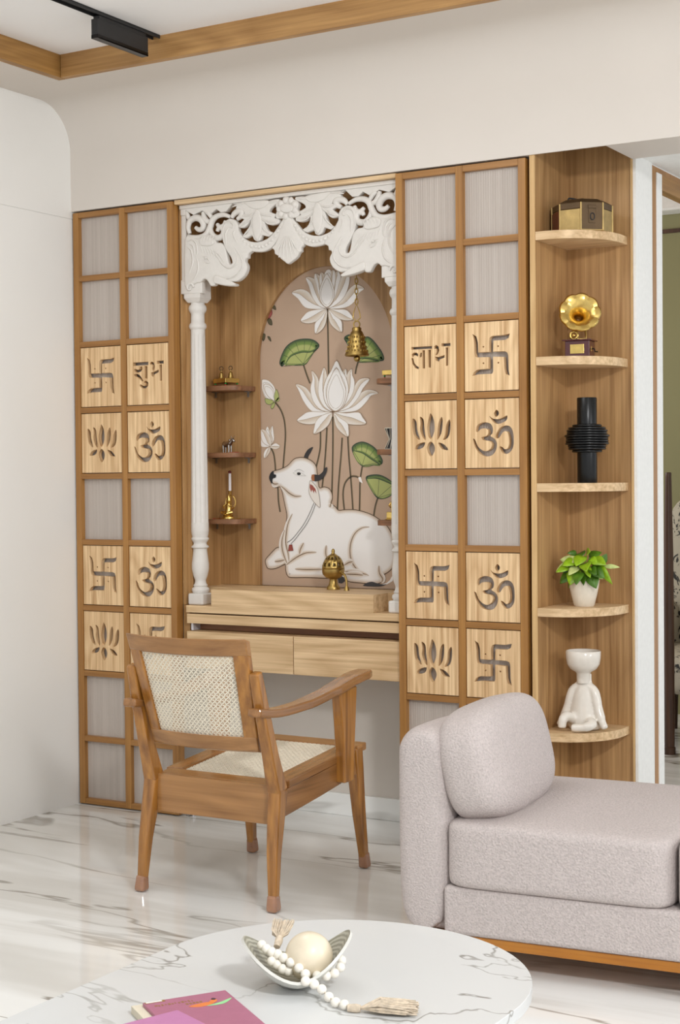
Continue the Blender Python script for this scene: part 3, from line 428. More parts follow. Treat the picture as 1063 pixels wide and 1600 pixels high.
for sx in (-.3, .26):
    solid('arm', sx, -.04, .44, .06, .3, .2, 4, 'leaf_print_fabric', t)
    for sy in (-.28, .2): MB().lathe([(.014, 0), (.02, .25)], 10, (sx, sy, 0)).build('leg', 'dark_wood', t)

# ================================================================== SLIDING DOORS
DW, DH, SW = .47, 2.245, .026
cw = (DW - 3 * SW) / 2                      # clear width of a cell
ch = DH / 9 - .021
def reeded(w, h, n=24):
    m = MB(); fr = []; bk = []
    for i in range(n * 4 + 1):
        x = w * i / (n * 4); d = .0009 * abs(math.sin(PI * i / 4))
        fr.append((x, -d, 0)); bk.append((x, .003, 0))
    sec = fr + bk[::-1]
    m.ring([[(x, y, z) for x, y, _ in sec] for z in (0, h)])
    return m
glass_mesh = reeded(cw + .008, ch + .008).build('glass_pane', 'reeded_glass', None, 50)
gm = glass_mesh.data; bpy.data.objects.remove(glass_mesh)
rail_mesh = MB().box(0, cw, 0, .033, 0, .021).build('rail', 'teak_x', None, None); rm = rail_mesh.data; bpy.data.objects.remove(rail_mesh)
PW, PH = cw - .004, ch - .005
CUT = {}
def cut_panel(kind):
    if kind not in CUT:
        loops = [[(0, 0), (PW, 0), (PW, PH), (0, PH)]]
        for lp in TR['K_' + kind]:
            q = [(u * PW, v * PH) for u, v in lp]
            if kind in ('om', 'lotus'): q = cr(q, 3)
            loops.append(q)
        o = flat('carved_panel', loops, 'ash_panel', None, 0, .020, .0006, 0, 30)
        CUT[kind] = o.data; bpy.data.objects.remove(o)
    return CUT[kind]
def sliding_door(x0, word, word_col, label):
    root = thing('sliding_door', label, 'door', (x0, 0, .004), 0, 'timber lattice sliding doors beside the shrine')
    for i in range(3):
        x = i * (SW + cw)
        MB().box(x, x + SW, 0, .039, 0, DH).build('stile', 'teak', root, None, .0015)
    sw = ['swastika', 'lotus', 'swastika', 'lotus']
    for rr in range(10):
        z = rr * DH / 9 - .0105
        if rr == 0: z = 0
        if rr == 9: z = DH - .021
        for c in range(2):
            o = link('rail', rm, None, root, None, .0012); o.location = (SW + c * (SW + cw), .001, z)
    left = {3: 'swastika', 4: 'lotus', 6: 'swastika', 7: 'lotus'}
    right = {3: 'swastika', 4: 'om', 6: 'om', 7: 'swastika'}
    if word_col == 0: left[3] = word
    else: right[3] = word
    for rr in range(9):
        z = rr * DH / 9 + .0105
        for c in range(2):
            x = SW + c * (SW + cw)
            g = link('glass_pane', gm, None, root, None); g.location = (x - .004, .031 if (left, right)[c].get(9 - rr) else .021, z - .004)
            row = 9 - rr
            kind = (left, right)[c].get(row)
            if kind:
                p = link('carved_panel', cut_panel(kind), None, root, None); p.location = (x + .002, .004, z + .0025)
                p['label'] = {'om': 'pale panel cut through with an om sign', 'swastika': 'pale panel cut through with a swastika and four dots', 'lotus': 'pale panel cut through with a lotus flower',
                              'shubha': 'pale panel cut through with the word शुभ', 'labha': 'pale panel cut through with the word लाभ'}[kind]
    return root
sliding_door(0, 'shubha', 1, 'teak lattice door with reeded glass and शुभ cut-out, against the left wall')
sliding_door(1.394, 'labha', 0, 'teak lattice door with reeded glass and लाभ cut-out, beside the corner shelves')
t = thing('floor_guide', 'small steel floor guide at the foot of the left lattice door', 'door guide', (.5, .03, 0))
MB().box(-.012, .004, -.012, .012, 0, .022).build('bracket', 'steel', t, None, .001)
MB().lathe([(.006, 0), (.006, .02)], 12, (.016, 0, 0)).build('roller', 'metal_slide', t)

# ================================================================== SHRINE CABINET
cab = thing('shrine_cabinet', 'oak wall shrine cabinet with arched back, side shelves and drawers', 'cabinet', (.945, .16, .55))
O = Vector((.945, .16, .55))
def cb(name, x0, x1, y0, y1, z0, z1, mat, bev=.001):
    return MB().box(x0 - O.x, x1 - O.x, y0 - O.y, y1 - O.y, z0 - O.z, z1 - O.z).build(name, mat, cab, None, bev)
cb('side_panel', .4705, .500, .0605, .31, .776, 2.236, 'oak_v'); cb('side_panel', 1.390, 1.408, .0605, .31, .776, 2.236, 'oak_v')
cb('scribe_strip', .4705, .4795, .0395, .0605, .776, 2.236, 'oak_v')
cb('lower_side', .4705, .500, .041, .31, .547, .775, 'oak_v'); cb('lower_side', 1.390, 1.408, .041, .31, .547, .775, 'oak_v')
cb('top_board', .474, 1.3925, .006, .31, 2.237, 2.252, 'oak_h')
cb('back_board', .500, 1.390, .278, .31, .547, 2.236, 'oak_v')
aL, aR, ax, aa, ab, az = .667, 1.243, .955, .288, .335, 1.67
arch = [(.5005, .839), (aL, .839), (aL, az)] + [(ax - aa * math.cos(a), az + ab * math.sin(a)) for a in [PI * i / 40 for i in range(1, 40)]] + [(aR, az), (aR, .839), (1.3895, .839), (1.3895, 2.235), (.5005, 2.235)]
flat('arch_panel', [[(x - O.x, z - O.z) for x, z in arch]], 'oak_v', cab, .255 - O.y, .2705 - O.y)
plan = [(.501, .12), (.613, .12), (.613, .016), (1.287, .016), (1.287, .12), (1.389, .12), (1.389, .2545), (.501, .2545)]
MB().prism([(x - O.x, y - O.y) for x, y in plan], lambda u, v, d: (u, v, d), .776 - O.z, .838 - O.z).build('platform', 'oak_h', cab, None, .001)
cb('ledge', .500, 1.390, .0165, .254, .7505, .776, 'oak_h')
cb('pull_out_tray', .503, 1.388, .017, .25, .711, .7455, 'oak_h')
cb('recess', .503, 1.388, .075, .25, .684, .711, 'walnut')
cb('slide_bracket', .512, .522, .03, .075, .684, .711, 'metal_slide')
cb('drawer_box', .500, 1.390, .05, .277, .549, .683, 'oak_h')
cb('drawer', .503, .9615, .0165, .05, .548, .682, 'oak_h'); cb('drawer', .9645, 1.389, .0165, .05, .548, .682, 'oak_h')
rs = .05
def shelf_poly(x0, x1, y0, y1, flip):
    p = [(x0, y1), (x0, y0), (x1 - rs, y0)] + [(x1 - rs + rs * math.sin(a), y0 + rs - rs * math.cos(a)) for a in [PI / 2 * i / 8 for i in range(1, 9)]] + [(x1, y1)]
    if flip: p = [(1.89 - x, y) for x, y in p]
    return p
SZ = (1.571, 1.325, 1.079)
for z in SZ:
    for fl in (0, 1):
        x1 = .655 if not fl else .665
        pl = [(x - O.x, y - O.y) for x, y in shelf_poly(.5005, x1, .125, .2545, fl)]
        s = MB().prism(pl, lambda u, v, d: (u, v, d), z - .009 - O.z, z + .009 - O.z).build('niche_shelf', 'walnut', cab, 40, .001)
        for bx, by in ((.512, .2), (x1 - .02, .235)):
            X = bx if not fl else 1.89 - bx
            MB().box(X - .009 - O.x, X + .009 - O.x, by - .01 - O.y, by + .01 - O.y, z - .012 - O.z, z - .0085 - O.z).box(X - .004 - O.x, X + .004 - O.x, by - O.y, by + .004 - O.y, z - .03 - O.z, z - .011 - O.z).build('shelf_bracket', 'steel', s, None)

# ------------------------------------------------------------------ mural on the niche back
mur = thing('mural', 'painted mural of a reclining white bull under lotus flowers on a taupe ground', 'mural', (.955, .2755, .839))
MO = Vector((.955, .2755, .839))
g = [(aL - .006, .839), (aR + .006, .839), (aR + .006, az)] + [(ax + (aa + .006) * math.cos(a), az + (ab + .006) * math.sin(a)) for a in [PI * i / 40 for i in range(1, 40)]] + [(aL - .006, az)]
flat('painted_ground', [[(x - MO.x, z - MO.z) for x, z in g]], 'mural_ground', mur, .2725 - MO.y, .2775 - MO.y)
class Paint:
    """layers of flat pigment, each a fraction of a millimetre proud of the last"""
    def __init__(s): s.v = []; s.f = []; s.c = []; s.d = .2723
    def _a(s, p, c): s.v.append((p[0] / 1000 - MO.x, s.d - MO.y, p[1] / 1000 - MO.z)); s.c.append(c); return len(s.v) - 1
    def up(s): s.d -= .00006
    def poly(s, pts, fill, edge=None, ring=0):
        s.up(); n = len(pts)
        if edge is None:
            k = [s._a(p, fill) for p in pts]
        else:
            # pigment darkens to the outline: one ring of blend
            cx = sum(p[0] for p in pts) / n; cz = sum(p[1] for p in pts) / n
            o = [s._a(p, edge) for p in pts]; k = []
            inn = []
            ar = sum(pts[i][0] * pts[(i + 1) % n][1] - pts[(i + 1) % n][0] * pts[i][1] for i in range(n))
            sg = 1 if ar > 0 else -1
            for i, p in enumerate(pts):
                a, b = pts[i - 1], pts[(i + 1) % n]
                tx, tz = b[0] - a[0], b[1] - a[1]; l = math.hypot(tx, tz) or 1
                dd = math.hypot(cx - p[0], cz - p[1]); rr = min(ring, .3 * dd)
                inn.append((p[0] - sg * tz / l * rr, p[1] + sg * tx / l * rr))
            k = [s._a(q, fill) for q in inn]
            for i in range(n): s.f.append((o[i], o[(i + 1) % n], k[(i + 1) % n], k[i]))
            pts = inn
        for t in tessellate_polygon([[Vector((p[0], p[1], 0)) for p in pts]]): s.f.append(tuple(k[i] for i in t))
    def line(s, pts, w, c0, c1=None, taper=False, smooth=4, both=True):
        s.up(); pts = cr(pts, smooth, False); n = len(pts); c1 = c1 or c0; prev = None
        for i, p in enumerate(pts):
            a, b = pts[max(0, i - 1)], pts[min(n - 1, i + 1)]
            tx, tz = b[0] - a[0], b[1] - a[1]; l = math.hypot(tx, tz) or 1
            ww = w * (math.sin(PI * (i + .3) / (n - .4)) ** .6 if taper else 1)
            nx, nz = -tz / l * ww / 2, tx / l * ww / 2
            cur = (s._a((p[0] - nx, p[1] - nz), c0), s._a((p[0] + nx * (1 if both else 0), p[1] + nz * (1 if both else 0)), c1))
            if prev: s.f.append((prev[0], cur[0], cur[1], prev[1]))
            prev = cur
    def shade(s, pts, w, c0, c1):
        s.up(); pts = cr(pts, 4, False); n = len(pts); prev = None
        for i, p in enumerate(pts):
            a, b = pts[max(0, i - 1)], pts[min(n - 1, i + 1)]
            tx, tz = b[0] - a[0], b[1] - a[1]; l = math.hypot(tx, tz) or 1
            ww = w * math.sin(PI * (i + .3) / (n - .4)) ** .6
            nx, nz = -tz / l * ww / 2, tx / l * ww / 2
            cur = (s._a((p[0] - nx, p[1] - nz), c1), s._a(p, c0), s._a((p[0] + nx, p[1] + nz), c1))
            if prev: s.f += [(prev[0], cur[0], cur[1], prev[1]), (prev[1], cur[1], cur[2], prev[2])]
            prev = cur
    def build(s, name):
        me = bpy.data.meshes.new(name); me.from_pydata(s.v, [], s.f); me.update()
        at = me.color_attributes.new('paint', 'FLOAT_COLOR', 'POINT')
        for i, c in enumerate(s.c): at.data[i].color = c
        return link(name, me, 'mural_paint', mur, None)
WH, WH2, TAN, BRN, DK = lin((238, 234, 230)), lin((230, 222, 212)), lin((204, 184, 160)), lin((112, 82, 54)), lin((44, 40, 38))
STEM, STEMH = lin((62, 54, 42)), lin((128, 108, 76))
GL, GD, GM = lin((172, 178, 108)), lin((36, 54, 48)), lin((116, 140, 68))
def flower(name, key):
    P = Paint(); P.d = .2717
    for lp in TR[key]:
        q = cr(lp, 3)
        n = len(q); cx = sum(a[0] for a in q) / n; cz = sum(a[1] for a in q) / n
        P.poly([(cx + (a[0] - cx) * 1.02, cz + (a[1] - cz) * 1.02) for a in q], BRN)
        P.poly(q, WH, TAN, 3.2)
        # each petal folds along a line: the inner half is tinted towards the fold
        b0 = q[0]; kt = max(range(n), key=lambda i: (q[i][0] - b0[0]) ** 2 + (q[i][1] - b0[1]) ** 2)
        A = q[:kt + 1]; B = [q[0]] + q[:kt - 1:-1]
        at_ = lambda l, t: l[min(len(l) - 1, int(t * (len(l) - 1)))]
        fx = sum(p[0] for lp2 in TR[key] for p in lp2) / sum(len(lp2) for lp2 in TR[key])
        if abs(sum(p[0] for p in A) / len(A) - fx) > abs(sum(p[0] for p in B) / len(B) - fx): A, B = B, A
        if abs(cx - fx) < 9 and q[kt][1] > b0[1]:
            P.poly([(cx + (a[0] - cx) * .8, cz - 4 + (a[1] - cz) * .8) for a in q], WH, WH2, 4); P.line([(cx + (a[0] - cx) * .8, cz - 4 + (a[1] - cz) * .8) for a in q], .8, BRN, None, False, 1)
            continue
        M_ = 14; P.up(); pv = None; fold = []
        for i in range(M_ + 1):
            t = i / M_; a, b = at_(A, t), at_(B, t); m_ = (a[0] + (b[0] - a[0]) * .5, a[1] + (b[1] - a[1]) * .5); fold.append(m_)
            a2 = (a[0] + (m_[0] - a[0]) * .12, a[1] + (m_[1] - a[1]) * .12)
            cu_ = (P._a(a2, WH2), P._a(m_, TAN))
            if pv: P.f.append((pv[0], cu_[0], cu_[1], pv[1]))
            pv = cu_
        P.line(fold[1:], .9, BRN, None, True, 1)
    return P.build(name)
for s_ in TR['stems']:
    P = Paint(); P.line(s_, 7.2, STEM, STEMH); P.line(s_, 1.4, STEM)
    P.build('lotus_stem')
def leafp(i):
    P = Paint(); P.d = .2717; big, fold, heart = TR['leaves'][i]
    q = cr(big, 4)
    P.poly(q, GM, GD, 15)
    P.line(list(q) + [q[0]], 1.6, GD, None, False, 1)
    if i in (0, 1, 2): P.poly([(heart[0] + (a[0] - heart[0]) * .8, heart[1] + (a[1] - heart[1]) * .8) for a in q], GL, GM, 7)
    for k in range(0, len(q), 4):
        a = q[k]; P.line([(heart[0], heart[1]), ((heart[0] + a[0]) / 2, (heart[1] + a[1]) / 2), (heart[0] + (a[0] - heart[0]) * .93, heart[1] + (a[1] - heart[1]) * .93)], 1.4, GD)
    f = cr(fold, 3)
    P.poly(f, GL, GM, 5); P.line(list(fold)[:5], 9, GD, GM, True)
    for k in range(0, len(f), 4): P.line([(heart[0], heart[1]), ((heart[0] + f[k][0]) / 2, (heart[1] + f[k][1]) / 2), f[k]], 1.3, GD)
    return P.build('lotus_leaf')
for i in range(4): leafp(i)
flower('lotus_flower', 'top_lotus'); flower('lotus_flower', 'mid_lotus'); flower('lotus_bud', 'bud1'); flower('lotus_bud', 'bud2')
def daub(name, pts, a, b, w_):
    P = Paint(); P.d = .2712; P.poly(pts, a, b, w_); P.build(name)
for l_ in TR['sepals']: daub('bud_sepal', cr(l_, 3), GL, GD, 3)
for l_ in TR['redflowers']: daub('red_blossom', cr(l_, 3), lin((170, 92, 84)), lin((110, 40, 40)), 6)
for l_ in TR['darkleaves']: daub('blossom_leaf', cr(l_, 3), lin((92, 84, 58)), lin((40, 38, 30)), 3)
daub('small_bud', TR['tinybud'], WH, TAN, 2)
P = Paint(); P.d = .2715
cw_ = cr(TR['cow'], 3); cw2 = [(a[0], a[1]) for a in cw_]
P.poly(TR['tail'], WH); P.poly(cr(TR['horn1'], 4), lin((52, 48, 48)), DK, 2)
n_ = len(cw2)
P.poly(cw2, WH, lin((190, 164, 136)), 16)
P.line([a for a in cw2] + [cw2[0]], 2.6, lin((70, 50, 32)), None, False, 1)
P.poly(TR['hoof'], lin((64, 62, 64))); P.poly(cr(TR['tuft'], 3), lin((62, 60, 62)))
for s_ in TR['cowstrokes']:
    P.shade(s_, 26, lin((196, 172, 144)), WH)
    P.line(s_, 2.6, lin((84, 60, 38)), None, True)
P.poly(cr(TR['ear'], 4), WH2, BRN, 3); P.poly(TR['earred'], lin((158, 82, 70)))
P.poly(cr(TR['horn2'], 4), lin((52, 48, 48)), DK, 2); P.poly(TR['hornbase'], lin((166, 104, 64)))
P.poly(cr(TR['nose'], 3), lin((34, 34, 36))); P.line(TR['brow'], .9, DK, None, True)
P.poly(cr(TR['eye'], 3), lin((240, 236, 230)), DK, .9); P.poly(cr(TR['pupil'], 3), DK)
P.line(TR['chain1'], 1.8, DK); P.line(TR['chain2'], 1.8, DK); P.poly(TR['pendant'], lin((150, 70, 58)), DK, 2)
P.build('bull')
# ================================================================== WHITE CARVED ARCH
carv = thing('carved_arch', 'white carved arch with elephants, swags and lotus drops across the shrine top', 'carved panel', (.945, .034, 1.91))
CO = Vector((.945, .034, 1.91)); CX = 945
def cpart(name, key, y0, y1, bev, sm=3, mirror=True, sub=None):
    r = None
    for s_ in ((1, -1) if mirror else (1,)):
        pts = [((CX + (x - CX) * s_) / 1000 - CO.x, z / 1000 - CO.z) for x, z in TR['C_' + key]]
        if s_ < 0: pts = pts[::-1]
        if sm: pts = cr(pts, sm)
        o = flat(name, [pts], 'carved_white', sub[s_] if sub else carv, y0 - CO.y, y1 - CO.y, bev, 2, 50)
        r = r or {}; r[s_] = o
    return r
top = [(.482, 2.236), (1.408, 2.236), (1.408, 2.214), (1.385, 2.20)]
bz = [(480, 2236), (945, 2236), (945, 2222)] + [(x, min(z, 2222)) for x, z in TR['C_band'][3:]]
TR['C_band'] = bz
cpart('top_band', 'band', .034, .058, .002, 0)
flat('top_moulding', [[(.48 - CO.x, 2.222 - CO.z), (1.393 - CO.x, 2.222 - CO.z), (1.393 - CO.x, 2.236 - CO.z), (.48 - CO.x, 2.236 - CO.z)]], 'carved_white', carv, .028 - CO.y, .034 - CO.y, .002)
cpart('side_bar', 'sidebar', .0395, .059, .002, 0)
e = cpart('elephant', 'elephant', .030, .054, .005, 2)
def groove(key, pts, r_, par, y=.0302):
    for s_ in (1, -1):
        q_ = cr([((CX + (x - CX) * s_) / 1000 - CO.x, y - CO.y, z / 1000 - CO.z) for x, z in pts], 4, False); n = len(q_)
        MB().tube(q_, [r_ * (.35 + .65 * math.sin(PI * (i + .5) / n)) for i in range(n)], 6).build(key, 'carved_white', par[s_] if par else carv, 60)
def AP(x, y): return (480 + (x - 8) * .515, 2249 - (y - 192) * .4375 - (x - 8) * .0525)      # the carver's drawing laid on the board
for pts in ([(75, 520), (115, 505), (150, 530), (162, 600), (150, 640)], [(70, 560), (110, 600), (120, 690), (90, 780)], [(150, 640), (168, 720), (150, 800), (105, 850)], [(95, 540), (128, 560), (138, 640)]): groove('ear_fold', [AP(*p) for p in pts], .0042, e)
for pts in ([(205, 640), (240, 648), (265, 680), (258, 700)], [(212, 662), (238, 690), (262, 688)]): groove('eyelid', [AP(*p) for p in pts], .0026, e, .0295)
for pts in ([(270, 600), (330, 640), (375, 700), (430, 730), (480, 705), (500, 650), (470, 580)], [(300, 590), (350, 625), (392, 690)], [(330, 800), (400, 815), (470, 800), (525, 750), (545, 690), (520, 620), (480, 560)]): groove('trunk_line', [AP(*p) for p in pts], .0034, e)
for pts in ([(385, 520), (380, 430), (400, 370), (440, 352), (468, 375), (460, 400), (440, 392)], [(410, 540), (405, 450), (430, 400)], [(500, 520), (470, 460), (478, 420)]): groove('trunk_curl', [AP(*p) for p in pts], .0036, e)
for k in range(6): groove('fringe', [AP(190 + 22 * k, 560 + 3 * k), AP(200 + 24 * k, 590 + 5 * k), AP(205 + 26 * k, 612 + 8 * k)], .0026, e)
cpart('headdress', 'cap', .0245, .034, .004, 3, True, e); cpart('tusk', 'tusk', .025, .036, .004, 3, True, e)
for s_ in (1, -1):
    x = (CX + (598 - CX) * s_) / 1000 - CO.x; z = 2.036 - CO.z
    MB().ball((x, .0255 - CO.y, z), .006, 12, 8, (1, .5, .7)).build('eye', 'carved_white', e[s_])
    for k in range(5):      # ridges of the headdress and the trunk
        xx = (CX + (575 + 13 * k - CX) * s_) / 1000 - CO.x
        MB().tube([(xx, .0245 - CO.y, 2.085 - CO.z + .004 * k * (4 - k) / 4), (xx + .004 * s_, .0238 - CO.y, 2.10 - CO.z + .004 * k * (4 - k) / 4), (xx + .010 * s_, .0245 - CO.y, 2.112 - CO.z + .003 * k * (4 - k) / 4)], [.001, .0025, .001], 6).build('ridge', 'carved_white', e[s_])
    for k in range(0):
        a = .3 + k * .42
        cx_, cz_, ro = 712, 1990, 46
        X = cx_ + ro * .86 * math.sin(a - 1.0); Z = cz_ - ro * math.cos(a - 1.0) * .95
        X2 = cx_ + 18 * math.sin(a - 1.0); Z2 = cz_ - 18 * math.cos(a - 1.0)
        f_ = lambda xx, zz: ((CX + (xx - CX) * s_) / 1000 - CO.x, .0298 - CO.y, zz / 1000 - CO.z)
        MB().tube([f_(X2, Z2), f_(X, Z)], [.0012, .0018], 6).build('ridge', 'carved_white', e[s_])
ac = cpart('acanthus', 'acanthus', .032, .052, .004, 2)
cpart('acanthus_heart', 'acanthus_core', .0265, .036, .0045, 3, True, ac); cpart('shell_dish', 'dish', .029, .036, .003, 2, True, ac)
sg_ = cpart('swag', 'swag', .033, .052, .004, 2)
for s_ in (1, -1):
    arc = cr([(752, 2092), (776, 2070), (810, 2059), (840, 2057), (868, 2068), (893, 2090), (914, 2118)], 2, False)
    for x, z in arc:
        MB().ball(((CX + (x - CX) * s_) / 1000 - CO.x, .0325 - CO.y, z / 1000 - CO.z), .0065, 10, 6, (1, .55, 1)).build('bead', 'carved_white', sg_[s_])
for pts in ([(650, 270), (600, 300), (540, 302)], [(645, 290), (590, 345), (515, 390)], [(640, 320), (602, 400), (550, 462)], [(655, 270), (710, 290), (785, 302)], [(660, 290), (722, 335), (812, 350)], [(665, 320), (715, 400), (762, 445)], [(560, 200), (505, 213), (462, 228)], [(745, 195), (790, 188), (826, 178)], [(585, 330), (560, 365), (520, 385)], [(720, 330), (750, 358), (790, 368)]):
    groove('leaf_vein', [AP(*p) for p in pts], .0036, ac, .0318)
ro = cpart('rosette', 'rosette', .029, .052, .004, 2, False); dp = cpart('leaf_drop', 'drop', .0285, .05, .005, 2, False)
for k in range(9):
    a = 2 * PI * k / 9 + .35
    MB().ball((.946 - CO.x + .033 * math.cos(a), .0295 - CO.y, 2.182 - CO.z + .029 * math.sin(a)), .012, 10, 6, (1, .55, 1)).build('petal', 'carved_white', ro[1])
cpart('rosette_heart', 'rosette_core', .023, .03, .004, 3, False, ro)
for k in range(7):
    a = -1.05 + .35 * k
    MB().tube([(.946 - CO.x + .012 * math.sin(a), .0285 - CO.y, 2.085 - CO.z), (.946 - CO.x + .036 * math.sin(a), .0268 - CO.y, 2.05 - CO.z), (.946 - CO.x + .055 * math.sin(a), .0285 - CO.y, 2.052 - CO.z - .052 * math.cos(a))], [.0016, .0034, .0016], 6).build('leaf_vein', 'carved_white', dp[1])
for key, w in (('s1', .0115), ('s2', .0125), ('s3', .0115), ('s4', .009), ('s5', .011), ('s6', .009), ('s7', .010), ('s8', .012)):
    for s_ in (1, -1):
        p_ = cr([((CX + (x - CX) * s_) / 1000 - CO.x, .041 - CO.y, z / 1000 - CO.z) for x, z in TR['C_' + key]], 4, False)
        n = len(p_)
        MB().tube(p_, [w * (.55 + .5 * math.sin(PI * (i + .5) / n)) for i in range(n)], 8, False, 1.0, None).build('scroll', 'carved_white', carv, 60)
TR['C_block'] = [(478, 1965), (509, 1954), (539, 1947), (560, 1955), (572, 1958), (572, 1912), (477, 1914)]
for s_ in (1, -1):
    bp = cpart('corner_block', 'block', .036, .06, .003, 0) if s_ == 1 else None
    c_ = (CX + (520 - CX) * s_) / 1000 - CO.x
    p_ = [(c_ + (.018 - .0024 * i * .5) * math.cos(i * .55) * s_, .033 - CO.y, 1.935 - CO.z + (.018 - .0012 * i) * math.sin(i * .55)) for i in range(12)]
    MB().tube(p_, [.004] * 10 + [.003, .002], 8).build('scroll', 'carved_white', carv, 60)

# ------------------------------------------------------------------ pillars
def pillar(x, label):
    t = thing('pillar', label, 'pillar', (x, .074, .776), 0, 'white turned pillars of the shrine')
    h = .034
    MB().box(-h, h, -h, h, 0, .042).build('plinth', 'carved_white', t, None, .006, 3)
    pr = [(.028, .042), (.033, .052), (.031, .06), (.024, .066), (.027, .07), (.0225, .076), (.020, .086), (.021, .092), (.027, .108), (.0315, .13), (.0315, .15), (.027, .185), (.0255, .2),
          (.026, .206), (.032, .21), (.032, .214), (.025, .22), (.024, .226), (.0285, .234), (.0325, .24), (.032, .244), (.0285, .248), (.031, .258), (.0325, .27)]
    MB().lathe(pr, 28).build('baluster', 'carved_white', t, 50)
    n = 48
    fl = lambda i, j: (-.075 * max(0, math.cos(6 * 2 * PI * j / n)) ** 4) if 1 <= i <= 4 else 0
    MB().lathe([(.0325, .27), (.0325, .30), (.032, .302), (.0265, .985), (.0262, .99), (.0262, 1.008)], n, (0, 0, 0), lambda i, j: (-.13 * max(0, math.cos(8 * 2 * PI * j / n)) ** 3) if 2 <= i <= 3 else 0).build('shaft', 'carved_white', t, 50)
    MB().lathe([(.0262, 1.008), (.031, 1.014), (.033, 1.02), (.031, 1.028), (.0255, 1.034), (.025, 1.066), (.027, 1.07), (.032, 1.078), (.0335, 1.086), (.031, 1.095), (.026, 1.1), (.025, 1.108), (.028, 1.114)], 28).build('neck', 'carved_white', t, 50)
    MB().ring([[(sx * a, sy * a, z) for sx, sy in ((-1, -1), (1, -1), (1, 1), (-1, 1))] for a, z in ((.026, 1.106), (.036, 1.122), (.036, 1.15), (.036, 1.20))]).build('abacus', 'carved_white', t, None, .002)
pillar(.525, 'fluted white turned pillar carrying the left end of the carved arch')
pillar(1.365, 'fluted white turned pillar half hidden behind the लाभ door')

# ================================================================== SHRINE THINGS
# hanging bell
t = thing('hanging_bell', 'ornate brass bell hanging on a chain in front of the mural', 'bell', (1.16, .14, 1.665))
MB().lathe([(.001, .098), (.014, .097), (.017, .092), (.016, .086), (.021, .08), (.027, .066), (.03, .04), (.034, .02), (.041, .006), (.043, 0), (.041, -.003), (.037, 0), (.028, .03), (.001, .07)], 32).build('bell_body', 'brass', t, 50)
for zz, rr_, n in ((.062, .0275, 18), (.045, .0295, 16), (.028, .0325, 18), (.014, .037, 20)):
    m = MB()
    for k in range(n): m.ball((rr_ * math.cos(2 * PI * k / n), rr_ * math.sin(2 * PI * k / n), zz), .0042, 6, 4)
    m.build('raised_ornament', 'brass', t)
MB().ball((0, 0, -.012), .0115, 12, 8).tube([(0, 0, .06), (0, 0, -.01)], .002, 6).build('clapper', 'brass', t)
def loop3(c, rx, rz, ang, n=14): return [(c[0] + rx * math.cos(2 * PI * i / n) * math.cos(ang), c[1] + rx * math.cos(2 * PI * i / n) * math.sin(ang), c[2] + rz * math.sin(2 * PI * i / n)) for i in range(n)]
MB().tube(loop3((0, 0, .107), .011, .012, .3), .0026, 8, True).build('ring', 'brass', t)
MB().tube([(.0, 0, .118), (-.013, -.004, .13), (-.010, -.003, .15), (0, 0, .178), (.010, .003, .15), (.013, .004, .13)], .0022, 8, True).build('hook', 'brass', t)
for k in range(22):
    MB().tube(loop3((0, 0, .187 + k * .0178), .0052, .0115, .5 + (PI / 2) * (k % 2), 10), .0021, 6, True).build('chain_link', 'brass', t)

# incense burner
t = thing('incense_burner', 'pierced brass incense burner with a curved handle on the shrine platform', 'incense burner', (1.028, .186, .838))
MB().lathe([(.001, .002), (.024, 0), (.0245, .008), (.021, .013), (.017, .018), (.0135, .034), (.0145, .038), (.026, .042), (.038, .054), (.0405, .066), (.0405, .074), (.001, .074)], 32).build('bowl', 'brass', t, 50)
# pierced dome, real openings
prof = [(.0405, .074), (.0395, .084), (.036, .096), (.030, .108), (.022, .118), (.013, .1245), (.007, .128), (.0055, .133), (.007, .137), (.005, .143), (.002, .146)]
m = MB(); n = 24
for (r_, z_) in prof:
    m.v += [(r_ * math.cos(2 * PI * j / n), r_ * math.sin(2 * PI * j / n), z_) for j in range(n)]
for i in range(len(prof) - 1):
    for j in range(n):
        if i in (1, 3) and (j % 2 == (0 if i == 1 else 1)): continue
        m.f.append((i * n + j, i * n + (j + 1) % n, (i + 1) * n + (j + 1) % n, (i + 1) * n + j))
d = m.build('pierced_lid', 'brass', t, 50)
sm_ = d.modifiers.new('thick', 'SOLIDIFY'); sm_.thickness = .0016
MB().tube(cr([(.036, -.012, .062), (.05, -.018, .06), (.064, -.024, .05), (.07, -.026, .03), (.071, -.027, .012)], 3, False), [.0045] * 6 + [.004] * 7, 10).lathe([(.005, .016), (.0085, .006), (.010, 0)], 14, (.071, -.027, 0)).build('handle', 'brass', t, 50)
MB().box(.034, .042, -.016, -.004, .058, .07).build('hinge', 'brass', t, None, .001)

